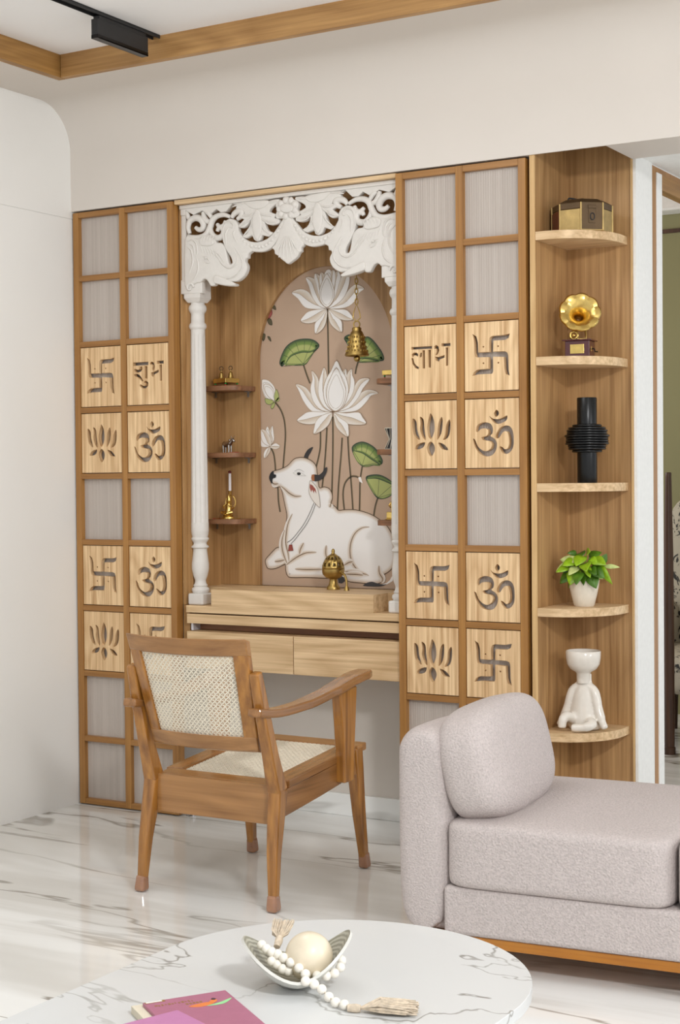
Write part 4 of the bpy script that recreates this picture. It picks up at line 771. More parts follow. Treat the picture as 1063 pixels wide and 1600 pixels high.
# little brass platforms (asana) with coloured feet
def asana(x, y, z, rz, label):
    t = thing('offering_stand', label, 'stand', (x, y, z), rz, 'gilded stands on the top niche shelves')
    MB().box(-.04, .04, -.032, .032, .013, .0295).build('stand_top', 'gold', t, None, .001)
    for sx in (-1, 1):
        for sy in (-1, 1):
            f_ = MB().ball((sx * .033, sy * .026, .0033), .0033, 8, 6).build('red_foot', 'bead_red', t)
            MB().ball((sx * .033, sy * .026, .0095), .0036, 8, 6).build('green_bead', 'bead_green', t)
asana(.566, .193, SZ[0] + .009, -.35, 'gilded stand with coloured bead feet under two small bells')
asana(1.287, .195, SZ[0] + .009, 0, 'gilded stand with bead feet on the right top niche shelf')
def handbell(x, y, z, label):
    t = thing('hand_bell', label, 'bell', (x, y, z), 0, 'pair of small brass bells')
    MB().lathe([(.0125, 0), (.011, .003), (.0085, .012), (.0075, .02), (.005, .0245), (.0022, .026), (.0022, .031)], 18).build('bell_body', 'brass', t, 50)
    MB().tube(loop3((0, 0, .0385), .0068, .0075, .35), .0016, 6, True).build('ring_handle', 'brass_box_dark', t)
handbell(.548, .188, SZ[0] + .0386, 'small brass bell with ring handle nearer the white pillar')
handbell(.590, .188, SZ[0] + .0386, 'small brass bell with ring handle nearer the mural')

# silver cow figurine
t = thing('cow_figurine', 'small silver cow figurine with red thread on the middle niche shelf', 'figurine', (.572, .19, SZ[1] + .009), -.25)
bm_ = MB()
bm_.tube([(-.026, 0, .034), (-.02, 0, .033), (-.005, 0, .031), (.01, 0, .033), (.018, 0, .038), (.024, 0, .046), (.031, 0, .048), (.036, 0, .043), (.039, 0, .041)], [.004, .0105, .0115, .0105, .0085, .0062, .0062, .0048, .0032], 10)
for sx in (-.019, .012):
    for sy in (-.006, .006): bm_.tube([(sx, sy, .028), (sx + .001, sy, .013), (sx, sy, 0)], [.0048, .0032, .0036], 8)
bm_.tube([(-.026, 0, .038), (-.031, .002, .026), (-.029, .003, .012)], [.0016, .0014, .0022], 6)
bm_.ball((.012, 0, .046), .0055, 8, 6)
bm_.build('body', 'silver', t, 60)
for sy in (-1, 1):
    MB().tube([(.028, sy * .003, .052), (.027, sy * .007, .058), (.031, sy * .0075, .064)], [.0018, .0015, .0005], 6).build('horn', 'silver', t)
    MB().tube([(.026, sy * .005, .049), (.025, sy * .011, .048)], [.002, .0006], 6).build('ear', 'silver', t)
MB().tube(cr([(.014, .0, .0012), (.03, -.012, .0012), (.045, -.002, .0012), (.055, -.012, .0012), (.07, -.006, .0012)], 4, False), .0011, 6).build('red_thread', 'red_thread', t)
MB().tube(cr([(-.01, -.02, .0012), (-.03, -.024, .0012), (-.045, -.018, .0012), (-.058, -.022, .0012)], 4, False), .0011, 6).build('silver_chain', 'silver', t)

# gold idol in front of a candle
t = thing('deity_figurine', 'tiny gold seated figurine on the bottom left niche shelf', 'figurine', (.575, .183, SZ[2] + .009)); t.scale = (1.3, 1.15, 1.1)
MB().lathe([(.019, 0), (.0185, .006), (.014, .009), (.015, .013), (.012, .017)], 20).build('pedestal', 'gold', t, 50)
b2 = MB().tube([(0, 0, .016), (0, .001, .026), (.001, .002, .04), (.002, .002, .05), (.003, .001, .056)], [.012, .0105, .0085, .0092, .004], 10)
b2.ball((.003, 0, .063), .0075, 10, 8, (1, 1, 1.15)).lathe([(.0065, .067), (.006, .072), (.0035, .078), (.001, .083)], 10, (.003, 0, 0))
b2.tube([(-.006, -.002, .05), (-.013, -.006, .042), (-.006, -.013, .037)], [.0035, .003, .0026], 8).tube([(.010, -.002, .05), (.016, -.006, .043), (.010, -.012, .046)], [.0035, .003, .0026], 8)
b2.tube([(-.004, -.004, .02), (-.016, -.009, .021), (-.004, -.016, .018)], [.006, .0055, .004], 8).tube([(.004, -.004, .02), (.016, -.008, .021), (.005, -.017, .018)], [.006, .0055, .004], 8)
b2.build('figure', 'gold', t, 60)
MB().tube(loop3((.004, .009, .056), .017, .024, 0, 20), .0018, 6, True).build('halo', 'gold', t)
t = thing('candle', 'thin white candle with dark red tip behind the gold figurine', 'candle', (.558, .222, SZ[2] + .009))
MB().lathe([(.0125, 0), (.0125, .006), (.006, .01), (.006, .1), (.008, .104)], 16).build('holder', 'gold', t, 50)
MB().lathe([(.0052, .1), (.005, .168), (.003, .17)], 14).build('wax', 'candle_white', t, 50)
MB().ball((0, 0, .174), .0062, 12, 8).build('tip', 'candle_tip', t)
t = thing('thread_bundle', 'red and gold thread strewn on the bottom left niche shelf', 'thread', (.56, .17, SZ[2] + .009))
MB().tube(cr([(-.04, .01, .0015), (-.02, -.01, .0015), (.0, -.022, .0015), (.03, -.02, .0015), (.05, .0, .0015), (.066, .02, .0015)], 4, False), .0014, 6).build('gold_thread', 'gold', t)
MB().tube(cr([(-.045, .0, .0012), (-.02, .02, .0014), (.01, .008, .0032)], 4, False), .0013, 6).build('red_thread', 'red_thread', t)
# right niche: hourglass drum and gold figure
t = thing('hourglass_drum', 'little black and white hourglass drum on the right middle niche shelf', 'drum', (1.268, .19, SZ[1] + .009))
MB().lathe([(.0225, .001), (.0225, .006), (.02, .01), (.007, .036), (.007, .04), (.02, .066), (.0225, .07), (.0225, .076)], 24).build('shell', 'black_matte', t, 50)
for k in range(10):
    a = 2 * PI * k / 10
    MB().tube([(.0235 * math.cos(a), .0235 * math.sin(a), .004), (.009 * math.cos(a + .3), .009 * math.sin(a + .3), .038), (.0235 * math.cos(a + .6), .0235 * math.sin(a + .6), .073)], .0013, 5).build('cord', 'damaru_white', t)
for z_ in (.0, .0735): MB().lathe([(.024, z_), (.024, z_ + .003), (.001, z_ + .0032)], 24).build('drumhead', 'damaru_white', t, 50)
t = thing('gold_figurine', 'small gold standing figurine half hidden behind the right pillar', 'figurine', (1.275, .195, SZ[2] + .009))
MB().box(-.03, .02, -.016, .016, 0, .005).box(-.026, .016, -.013, .013, .005, .028).build('pedestal', 'gold', t, None, .003)
MB().tube([(-.006, 0, .028), (-.006, 0, .045), (-.005, 0, .06), (-.004, 0, .07)], [.008, .0095, .0105, .004], 10).ball((-.004, 0, .077), .0075, 10, 8).lathe([(.006, .082), (.003, .09), (.001, .096)], 10, (-.004, 0, 0)).tube([(-.014, 0, .062), (-.02, -.004, .05), (-.012, -.01, .044)], [.003, .0028, .002], 8).build('figure', 'gold', t, 60)

# ================================================================== CORNER SHELVES
t = thing('corner_shelf', 'oak corner shelf unit with five quarter-round shelves', 'shelf unit', (1.885, .27, 0))
U = Vector((1.885, .27, 0))
MB().box(1.876 - U.x, 1.894 - U.x, 0.0045 - U.y, .012 - U.y, 0, 2.5).build('front_edge', 'edge_pale', t, None, .001)
MB().box(1.8765 - U.x, 1.894 - U.x, .012 - U.y, .30 - U.y, 0, 2.5).build('side_panel', 'oak_v', t, None)
MB().box(1.894 - U.x, 2.118 - U.x, .268 - U.y, .30 - U.y, 0, 2.5).build('back_panel', 'oak_v', t, None)
MB().box(2.118 - U.x, 2.1235 - U.x, .262 - U.y, .30 - U.y, 0, 2.5).build('edge_strip', 'edge_pale', t, None)
MB().box(1.894 - U.x, 2.133 - U.x, .0045 - U.y, .268 - U.y, 2.5, 2.51).build('top_panel', 'oak_y', t, None)
CZ = (2.012, 1.615, 1.213, .815, .417)
q = [(1.8945, .2675), (1.8945, .006), (1.915, .006)] + [(1.915 + .19 * math.sin(a), .026 + .20 * (1 - math.cos(a)) - .02) for a in [PI / 2 * i / 14 for i in range(1, 15)]] + [(2.105, .2675)]
sm = None
for z in CZ:
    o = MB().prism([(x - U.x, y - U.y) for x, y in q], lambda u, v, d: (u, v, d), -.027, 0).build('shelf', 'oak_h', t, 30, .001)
    o.location = (0, 0, z)

# brass chest: an eight-sided box
t = thing('brass_chest', 'eight-sided antique brass chest on the top corner shelf', 'chest', (2.0, .14, CZ[0]), math.radians(42))
oc = [(.096 * math.cos(PI / 8 + PI / 4 * i), .096 * math.sin(PI / 8 + PI / 4 * i)) for i in range(8)]
MB().ring([[(x * s_, y * s_, z_) for x, y in oc] for s_, z_ in ((1.0, 0), (1.0, .068))]).build('chest_body', 'brass_box', t, None, .0015)
MB().ring([[(x * s_, y * s_, z_) for x, y in oc] for s_, z_ in ((1.0, .069), (1.0, .088), (.74, .102), (.7, .103))]).build('lid', 'brass_box_dark', t, None, .0015)
for i in range(8):
    x, y = oc[i]; MB().box(x - .0025, x + .0025, y - .0025, y + .0025, 0, .088).build('corner_strap', 'brass_box', t, None, .001)
MB().box(-.034, .034, -.0902, -.088, .003, .087).build('front_plate', 'brass_box_dark', t, None, .0005)
MB().box(-.034, .034, -.0902, -.088, .003, .066).build('side_reflection', 'maroon', t, None, .0005).rotation_euler = (0, 0, -PI / 2)  # dark red reflection on this face, painted as a thin sheet
h_ = MB().box(-.014, .014, -.093, -.09, .068, .078).box(-.012, .012, -.0925, -.09, .022, .068).build('hasp', 'brass_box_dark', t, None, .001)
MB().tube(loop3((0, -.094, .042), .007, .011, 0), .0015, 6, True).build('hasp_ring', 'black_matte', h_)
MB().tube(cr([(-.05, -.01, .103), (-.046, -.01, .112), (-.012, -.006, .109), (0, -.004, .112), (.02, -.002, .109), (.036, 0, .112), (.04, 0, .103)], 3, False), .0028, 8).build('handle', 'black_matte', t)

# gramophone
t = thing('gramophone', 'miniature gramophone with gold horn on a maroon box', 'gramophone', (1.99, .14, CZ[1]), .12); t.scale = (1.14, 1.14, 1.14)
MB().box(-.035, .035, -.03, .03, .004, .047).build('cabinet_box', 'maroon', t, None, .001)
MB().box(-.042, .042, -.037, .037, .047, .051).box(-.038, .038, -.033, .033, .0, .004).build('lid_board', 'maroon', t, None, .0015)
MB().box(-.02, .02, -.0312, -.0295, .011, .037).build('plaque', 'gold', t, None, .0005)
MB().tube([(.035, 0, .025), (.042, 0, .025), (.044, 0, .017), (.052, 0, .016)], .002, 6).build('crank', 'black_gloss', t)
MB().box(.0345, .036, -.008, .0, .018, .032).build('side_plaque', 'gold', t, None)
MB().tube([(.014, .014, .05), (.014, .016, .065), (.010, .022, .082), (.002, .026, .098)], [.003, .003, .004, .006], 8).build('tone_arm', 'brass', t, 60)
m = MB().tube(loop3((-.013, -.014, .064), .0105, .0105, .2, 20), .0034, 8, True); m.ball((-.013, -.014, .064), .005, 10, 6, (1, .6, 1))
m.tube([(-.004, -.012, .055), (.002, -.01, .053), (.014, .01, .056)], .002, 6)
m.build('sound_box', 'gold', t, 60)
# flared, lobed horn facing the room and tipped up
n = 54; HM = Matrix.Translation((0, -.006, .119)) @ Matrix.Rotation(.35, 4, 'Z') @ Matrix.Rotation(math.radians(72), 4, 'X')
rings = []
hp = [(.006, -.035), (.0085, -.02), (.0135, -.005), (.021, .008), (.031, .018), (.043, .024), (.0535, .024), (.0575, .0205)]
for i, (r_, z_) in enumerate(hp):
    k = max(0, (i - 3)) / 4
    lob = [abs(math.cos(4.5 * 2 * PI * j / n)) for j in range(n)]
    rings.append([tuple(HM @ Vector((r_ * (1 + .06 * k * lob[j] - .03 * k) * math.cos(2 * PI * j / n), r_ * (1 + .06 * k * lob[j] - .03 * k) * math.sin(2 * PI * j / n), z_ + .004 * k * lob[j]))) for j in range(n)])
m = MB(); m.ring(rings, False, False)
hn = m.build('horn', 'gold', t, 25, 0, 2, False); s_ = hn.modifiers.new('thick', 'SOLIDIFY'); s_.thickness = .0012

# black vase
t = thing('black_vase', 'glossy black cylinder vase with a ribbed round belly', 'vase', (2.015, .135, CZ[2]))
pf = [(.001, 0), (.031, 0), (.0318, .002), (.0318, .098)]
N_ = 11
for i in range(N_):
    u = -1 + 2 * (i + .5) / N_; R0 = .0318 + (.038 + .003 * math.sin(i * 2.4)) * math.sqrt(max(0, 1 - abs(u) ** 2.3)); z0 = .098 + .09 * i / N_
    pf += [(R0 - .003, z0 + .0003), (R0 - .0006, z0 + .0018), (R0, z0 + .004), (R0 - .0006, z0 + .0062), (R0 - .003, z0 + .0079)]
pf += [(.0318, .189), (.0318, .272), (.0305, .274), (.029, .272), (.029, .2), (.001, .2)]
MB().lathe(pf, 48).build('vase_body', 'black_gloss', t, 35)

# potted pothos
t = thing('potted_pothos', 'small lime-green trailing plant in a cream pot', 'potted plant', (2.0, .14, CZ[3])); t.scale = (1.12, 1.12, 1.08)
MB().lathe([(.001, 0), (.027, 0), (.0295, .003), (.036, .03), (.042, .058), (.0445, .078), (.043, .079), (.041, .076), (.001, .07)], 32).build('pot', 'pot_white', t, 50)
MB().lathe([(.0405, .071), (.03, .074), (.001, .075)], 20).build('soil', 'soil', t, 50)
def leaf(root_pt, tip_dir, length, width, droop, mat, normal=(0, -1, .3)):
    a = Vector(root_pt); d = Vector(tip_dir).normalized(); nn = Vector(normal); side = d.cross(nn).normalized(); nn = side.cross(d).normalized()
    m = MB(); K = 7; prev = None; rows = []
    for i in range(K + 1):
        u = i / K; w = width * (math.sin(PI * min(1, u * .94 + .06)) ** .75) * (1.15 - .55 * u)
        c = a + d * (length * u) - Vector((0, 0, 1)) * (droop * u * u) 
        rows.append((c - side * w + nn * (w * .28), c, c + side * w + nn * (w * .28)))
    for r_ in rows: m.v += [tuple(p) for p in r_]
    for i in range(K):
        for j in range(2): m.f.append((i * 3 + j, i * 3 + j + 1, i * 3 + 4 + j, i * 3 + 3 + j))
    o = m.build('leaf', mat, t, 60, 0, 2, False)
    s_ = o.modifiers.new('thick', 'SOLIDIFY'); s_.thickness = .0008
    # petiole
    b0 = Vector((a.x * .25, a.y * .25, .074)); mid = (b0 + a) / 2 + Vector((0, 0, .012))
    MB().tube(cr([tuple(b0), tuple(mid), tuple(a)], 3, False), .0014, 6).build('stalk', 'stem_green', t)
LV = [((-.012, -.02, .112), (-.2, -.6, -.8), .055, .024, .004, 'leaf_lime', (0, -1, .5)), ((.03, -.012, .14), (.7, -.3, -.1), .055, .02, .006, 'leaf_lime', (0, -.7, .7)),
      ((.0, -.005, .15), (-.1, -.5, -.3), .045, .022, .006, 'leaf_lime', (0, -1, .4)), ((-.03, 0, .135), (-.7, -.2, .15), .042, .015, .005, 'leaf_pale', (0, -1, .3)),
      ((-.032, -.005, .118), (-.8, -.3, -.2), .042, .017, .006, 'leaf_green', (0, -1, .5)), ((-.03, -.015, .10), (-.7, -.4, -.6), .045, .018, .006, 'leaf_green', (0, -1, .4)),
      ((-.03, .01, .15), (-.3, -.2, .5), .045, .012, .03, 'leaf_green', (0, -.6, .8)), ((.03, -.02, .118), (.8, -.4, -.35), .06, .02, .008, 'leaf_green', (0, -1, .5)),
      ((.04, -.01, .128), (.7, -.3, -.45), .075, .015, .02, 'leaf_lime', (-.3, -1, .3)), ((.03, -.025, .10), (.5, -.4, -.8), .05, .021, .004, 'leaf_green', (.2, -1, .3)),
      ((.05, .0, .125), (.35, .1, .7), .04, .013, .002, 'leaf_green', (.5, -1, 0)), ((.062, 0, .12), (.9, .1, .05), .045, .008, .004, 'leaf_pale', (0, -1, .4)),
      ((.015, .01, .145), (.3, .3, .3), .045, .018, .01, 'leaf_green', (0, -.6, .6)), ((-.01, .015, .15), (-.4, .5, .4), .04, .016, .015, 'leaf_green', (0, -.7, .6)),
      ((-.02, -.012, .135), (-.4, -.5, -.1), .045, .018, .006, 'leaf_lime', (0, -1, .6)), ((.012, -.018, .13), (.3, -.7, -.2), .05, .02, .01, 'leaf_lime', (0, -.8, .7)),
      ((.008, 0, .155), (.25, -.3, .25), .04, .017, .012, 'leaf_lime', (0, -.8, .6)), ((-.038, .01, .128), (-.5, .2, .4), .035, .013, .004, 'leaf_lime', (0, -1, .3))]
for k in range(20):
    a_ = 2.4 * k; rr_ = random.uniform(.012, .042); zz = random.uniform(.095, .158) - .4 * rr_ * (k % 2)
    x_, y_ = rr_ * math.cos(a_), rr_ * math.sin(a_) * .8 - .008
    LV.append(((x_, y_, zz), (math.cos(a_) * .7, math.sin(a_) * .5 - .3, random.uniform(-.7, .2)), random.uniform(.034, .05), random.uniform(.012, .018), random.uniform(.004, .016), random.choice(['leaf_lime', 'leaf_lime', 'leaf_green', 'leaf_green', 'leaf_pale']), (.1 * math.cos(a_), -1, .5)))
for a in LV: leaf(*a)

# white seated-figure planter
t = thing('figure_planter', 'glossy white seated figure planter with a bowl for a head', 'planter', (2.0, .13, CZ[4])); t.scale = (1.32, 1.32, 1.28)
MB().lathe([(.016, .118), (.017, .142), (.020, .146), (.033, .154), (.040, .166), (.0425, .182), (.043, .198), (.0415, .1995), (.040, .197), (.038, .175), (.02, .158), (.001, .156)], 40).build('bowl_head', 'ceramic_white', t, 50)
MB().lathe([(.0385, .176), (.001, .18)], 24).build('soil', 'soil', t, 50)
m = MB()
m.lathe([(.004, .001), (.034, .002), (.038, .012), (.037, .03), (.033, .055), (.0285, .08), (.024, .1), (.0185, .114), (.0165, .125), (.0165, .142)], 32, (0, .006, 0), None, 1.12, .86)
for s_ in (-1, 1):
    m.tube(cr([(s_ * .014, .003, .108), (s_ * .028, .001, .096), (s_ * .038, -.003, .06), (s_ * .05, -.008, .026), (s_ * .06, -.012, .007)], 4, False), [.012] * 4 + [.0125] * 4 + [.0115] * 4 + [.0095] * 4 + [.0065], 14)
m.tube(cr([(-.016, -.006, .022), (-.026, -.03, .034), (-.032, -.046, .035), (-.034, -.053, .022), (-.034, -.055, .009)], 4, False), [.014] * 4 + [.013] * 4 + [.0115] * 4 + [.0105] * 4 + [.0095], 14)
m.tube(cr([(.016, -.006, .02), (.032, -.03, .022), (.036, -.044, .019), (.02, -.053, .0135), (-.008, -.057, .011)], 4, False), [.014] * 4 + [.013] * 4 + [.012] * 4 + [.0105] * 4 + [.0095], 14)
o = m.build('seated_body', 'ceramic_white', t, 180)
k = o.modifiers.new('merge', 'REMESH'); k.mode = 'VOXEL'; k.voxel_size = .0022; k.use_smooth_shade = True
k = o.modifiers.new('smooth', 'SMOOTH'); k.iterations = 8; k.factor = .5
# ================================================================== CANE ARMCHAIR
ch_ = thing('cane_armchair', 'teak armchair with woven cane back and seat, facing the shrine', 'armchair', (1.225, -.6, 0))
K = Vector((1.225, -.6, 0))
def w(p): return tuple(Vector(p) - K)
def rear_leg(s):
    x = 1.225 + s * .222
    low = MB().bar([w((x + s * .014, -.884, .008)), w((x + s * .008, -.87, .16)), w((x, -.835, .345))], [.026, .036, .046], [.026, .034, .05]).build('rear_leg', 'chair_wood', ch_, None, .008, 3)
    upb = MB().bar([w((x, -.836, .335)), w((x, -.87, .44)), w((x - s * .002, -.91, .58)), w((x - s * .004, -.938, .69))], [.046, .038, .034, .030], [.05, .04, .036, .032]).build('back_post', 'chair_wood', ch_, None, .007, 3)
    MB().bar([w((x + s * .0145, -.8845, .0005)), w((x + s * .0145, -.8845, .012)), w((x + s * .013, -.882, .05))], [.036, .036, .031], [.036, .036, .031]).build('foot_wrap', 'plastic_wrap', ch_, None, .009, 3)
def front_leg(s):
    x = 1.225 + s * .208
    MB().bar([w((x + s * .006, -.322, .008)), w((x, -.345, .18)), w((x - s * .002, -.372, .392))], [.024, .034, .044], [.026, .036, .046]).build('front_leg', 'chair_wood', ch_, None, .006, 3)
    MB().bar([w((x + s * .006, -.321, .0005)), w((x + s * .006, -.321, .012)), w((x + s * .005, -.326, .05))], [.033, .033, .030], [.033, .033, .030]).build('foot_wrap', 'plastic_wrap', ch_, None, .008, 3)
    xp = 1.225 + s * .234
    po = MB().bar([w((xp, -.474, .302)), w((xp, -.472, .40)), w((xp, -.472, .48)), w((xp, -.474, .592))], [.034, .036, .036, .034], [.058, .064, .078, .106]).build('arm_post', 'chair_wood', ch_, None, .006, 3)
def arm(s):
    x = 1.225 + s * .230
    MB().bar(cr([w((x - s * .008, -.955, .578)), w((x - s * .002, -.85, .566)), w((x + s * .004, -.7, .572)), w((x + s * .008, -.55, .594)), w((x + s * .006, -.43, .615)), w((x, -.335, .622))], 4, False),
             [.046] * 4 + [.05] * 4 + [.058] * 4 + [.066] * 4 + [.072] * 3 + [.062, .05], .026).build('armrest', 'chair_wood_y', ch_, None, .008, 3)
for s in (-1, 1): rear_leg(s); front_leg(s); arm(s)
# back frame: wider at the top, gently bowed
def bk(u, v, d=0):
    """u -1..1 across, v 0..1 up the leaning back, d out of its face"""
    z = .452 + .332 * v; y = -.868 - .098 * v - .028 * (1 - u * u)
    hw = .188 + .024 * v
    return w((1.225 + u * hw, y - d, z - .004 * (1 - u * u) * v + d * .3))
def rail_u(v0, v1, name, mat):
    m = MB(); rings = []
    for i in range(13):
        u = -1 + 2 * i / 12
        rings.append([bk(u, v0, .013), bk(u, v1, .013), bk(u, v1, -.013), bk(u, v0, -.013)])
    m.ring(rings); m.build(name, mat, ch_, 40, .004, 2)
rail_u(.85, 1.0, 'top_rail', 'chair_wood_x'); rail_u(-.005, .125, 'bottom_rail', 'chair_wood_x')
for s in (-1, 1):
    u0, u1 = (-1, -.79) if s < 0 else (.79, 1)
    MB().ring([[bk(u0, v, .012), bk(u1, v, .012), bk(u1, v, -.012), bk(u0, v, -.012)] for v in (.115, .4, .65, .86)]).build('back_stile', 'chair_wood', ch_, 40, .003, 2)
def weave(f, nu, nv, name):
    """six-way cane: paired verticals and horizontals with crossing diagonals"""
    m = MB(); du, dv = 1 / nu, 1 / nv
    def strip(pts, wd, lift):
        k0 = len(m.v); n = len(pts)
        for i, (u, v) in enumerate(pts):
            a = pts[max(0, i - 1)]; b = pts[min(n - 1, i + 1)]
            tx, ty = (b[0] - a[0]) * nu, (b[1] - a[1]) * nv; l = math.hypot(tx, ty) or 1
            ox, oy = -ty / l * wd / nu, tx / l * wd / nv
            m.v.append(f(u - ox, v - oy, lift)); m.v.append(f(u + ox, v + oy, lift))
            m.v.append(f(u - ox, v - oy, lift - .0018)); m.v.append(f(u + ox, v + oy, lift - .0018))
        for i in range(n - 1):
            a = k0 + 4 * i; b = a + 4
            m.f += [(a, a + 1, b + 1, b), (a + 2, b + 2, b + 3, a + 3), (a, b, b + 2, a + 2), (a + 1, a + 3, b + 3, b + 1)]
    SEG = 8
    ln = lambda a, b: [(a[0] + (b[0] - a[0]) * i / SEG, a[1] + (b[1] - a[1]) * i / SEG) for i in range(SEG + 1)]
    for i in range(nu):
        for o in (-.15, .15): strip(ln(((i + .5 + o) * du, 0), ((i + .5 + o) * du, 1)), .055, 0)
    for j in range(nv):
        for o in (-.15, .15): strip(ln((0, (j + .5 + o) * dv), (1, (j + .5 + o) * dv)), .055, .001)
    for sg in (1, -1):
        for k in range(-nv, nu + nv + 1):
            # diagonal through cell corners, clipped to the panel
            pts = []
            a0 = k + .5 * 0
            for j in range(nv + 1):
                u = (a0 + sg * j) * du + .0
                if 0 <= u <= 1: pts.append((u, j * dv))
            if len(pts) > 1: strip(pts, .085, .002)
            pts = [((k + .0 + sg * j) * du, j * dv) for j in range(nv + 1)]
    return m.build(name, 'cane', ch_, None, 0, 2, False)
o = weave(lambda u, v, d: bk(-.80 + 1.60 * u, .115 + .745 * v, d), 21, 17, 'cane_back')
tag(o, kind='stuff')
# seat
def st(u, v, d=0):
    """u 0..1 across, v 0..1 rear to front; the seat rises to the front"""
    return w((1.002 + .446 * u, -.832 + .505 * v, .352 + .05 * v + d))
def plank(u0, u1, v0, v1, name, mat, th=.024):
    MB().ring([[st(u0, v, 0), st(u1, v, 0), st(u1, v, -th), st(u0, v, -th)] for v in (v0, v1)]).build(name, mat, ch_, None, .004, 2)
plank(.03, .97, .0, .11, 'seat_rear_rail', 'chair_wood_x'); plank(-.01, 1.01, .89, 1.0, 'seat_front_rail', 'chair_wood_x')
plank(.0, .15, .112, .888, 'seat_side_rail', 'chair_wood_y'); plank(.85, 1.0, .112, .888, 'seat_side_rail', 'chair_wood_y')
o = weave(lambda u, v, d: st(.14 + .72 * u, .10 + .80 * v, d - .006), 19, 24, 'cane_seat')
tag(o, kind='stuff')
MB().box(1.02 - K.x, 1.43 - K.x, -.845 - K.y, -.825 - K.y, .238, .351).build('rear_apron', 'chair_wood_x', ch_, None, .002)
MB().box(1.03 - K.x, 1.42 - K.x, -.372 - K.y, -.352 - K.y, .30, .376).build('front_apron', 'chair_wood_x', ch_, None, .002)
for s in (-1, 1):
    x = 1.225 + s * .213
    MB().ring([[w((x - .009, y, z0)), w((x + .009, y, z0)), w((x + .009, y, z1)), w((x - .009, y, z1))] for y, z0, z1 in ((-.82, .252, .330), (-.6, .278, .350), (-.37, .31, .375))]).build('side_apron', 'chair_wood_y', ch_, None, .002)

# ================================================================== DAYBED SOFA
sf = thing('daybed_sofa', 'greige boucle daybed with a rounded end arm and timber plinth', 'sofa', (2.118, -1.113, 0), math.radians(5.5))
solid('seat_cushion', .289, .345, .292, .289, .352, .086, 13, 'fabric', sf, 22, .07)
solid('seat_cushion', .875, .345, .292, .295, .352, .086, 13, 'fabric', sf, 22, .07)
MB().box(.0, 1.2, .002, .69, .0905, .212).box(-.07, .02, .035, .42, .0905, .2).build('base', 'fabric', sf, 40, .012, 3)
# tub-shaped arm, rounded at the front and over the top
def arm_sofa():
    m = MB(); rings = []
    # section (x, z) of the arm swept along its depth with rounded ends
    def sec(k, zk):
        hw = .076 * k; pts = []; z0, z1 = .092, .092 + (.602 - .092) * zk
        c = -.062
        rr_ = min(.066, hw * .95)
        for i in range(9): a = PI - PI / 2 * i / 8; pts.append((c - hw + rr_ + rr_ * math.cos(a), z1 - rr_ + rr_ * math.sin(a)))
        for i in range(9): a = PI / 2 - PI / 2 * i / 8; pts.append((c + hw - rr_ + rr_ * math.cos(a), z1 - rr_ + rr_ * math.sin(a)))
        pts.append((c + hw, .22)); pts.append((c + hw, z0))
        pts.append((c - hw + .03, z0)); pts.append((c - hw + .012, z0 + .03)); pts.append((c - hw + .004, z0 + .07)); pts.append((c - hw, z0 + .14))
        return pts
    for v, k, zk in [(.003, .42, .955), (.010, .66, .972), (.022, .82, .985), (.04, .93, .994), (.06, .985, 1), (.09, 1, 1), (.2, 1, 1), (.34, 1, .985), (.40, .985, .97), (.44, .9, .94), (.46, .7, .90), (.468, .45, .86)]:
        rings.append([(x, v, z) for x, z in sec(k, zk)])
    m.ring(rings); return m
ar = arm_sofa().build('end_arm', 'fabric', sf, 60)
sb = ar.modifiers.new('sub', 'SUBSURF'); sb.levels = 1; sb.render_levels = 2
MB().tube([(-.095, .0075, .16), (-.095, .0075, .3), (-.094, .0075, .5), (-.09, .012, .56)], .0013, 6).build('arm_seam', 'fabric', sf)
for x0, x1 in ((.02, .56), (.60, 1.15)):
    MB().tube([(x0 + .01, .004, .352), ((x0 + x1) / 2, -.0005, .362), (x1 - .01, .004, .352)], .0013, 6).build('cushion_piping', 'fabric', sf)
MB().box(-.10, 1.2, .012, .68, .064, .0900).build('plinth', 'sofa_wood', sf, None, .002)
for x, y in ((-.06, .08), (-.06, .6), (1.12, .08), (1.12, .6)):
    MB().lathe([(.014, 0), (.02, .064)], 14, (x, y, 0)).build('leg', 'sofa_wood', sf, 50)
# the bolster-like pillow against the arm
t = thing('pillow', 'plump greige boucle pillow leaning on the arm of the daybed', 'pillow', (2.118 + .022, -1.113 + .255, .374), math.radians(5.5))
Rm = Matrix.Rotation(math.radians(-13), 3, 'Y')
pw = solid('pillow_body', 0.012, .01, .128, .092, .268, .150, 3.4, 'fabric', t, 18, 0, Rm)
for y_, e0, e1_ in ((-.045, -1.25, 1.5), (.05, -1.2, 1.5)):
    pts = []
    for i in range(25):
        a = e0 + (e1_ - e0) * i / 24; ky = (1 - (abs(y_) / .268) ** 3.4) ** (1 / 3.4)
        pts.append(tuple(Rm @ (Vector((.092 * math.cos(a) ** (2 / 3.4), 0, math.copysign(.150 * abs(math.sin(a)) ** (2 / 3.4), a))) * (1.0 * ky) + Vector((0, y_ + .03 * math.sin(a), 0))) + Vector((.012, .01, .128))))
    if y_ < 0: MB().tube(pts, .0016, 6).build('seam', 'fabric', t)

# ================================================================== COFFEE TABLE
tb = thing('coffee_table', 'capsule-shaped white marble coffee table in the foreground', 'table', (2.44, -2.522, 0))
cap = [(.36 * math.cos(a), .33 + .36 * math.sin(a)) for a in [PI * i / 40 for i in range(41)]] + [(.36 * math.cos(a), -.33 + .36 * math.sin(a)) for a in [PI + PI * i / 40 for i in range(41)]]
MB().prism(cap, lambda u, v, d: (u, v, d), .318, .34).build('marble_top', 'table_marble', tb, 40, .004, 3)
MB().lathe([(.16, 0), (.16, .02), (.13, .05), (.12, .2), (.14, .3), (.2, .317)], 40, (0, 0, 0), None, 1, 1.6).build('pedestal', 'carved_white', tb, 50)
TZ = .3402
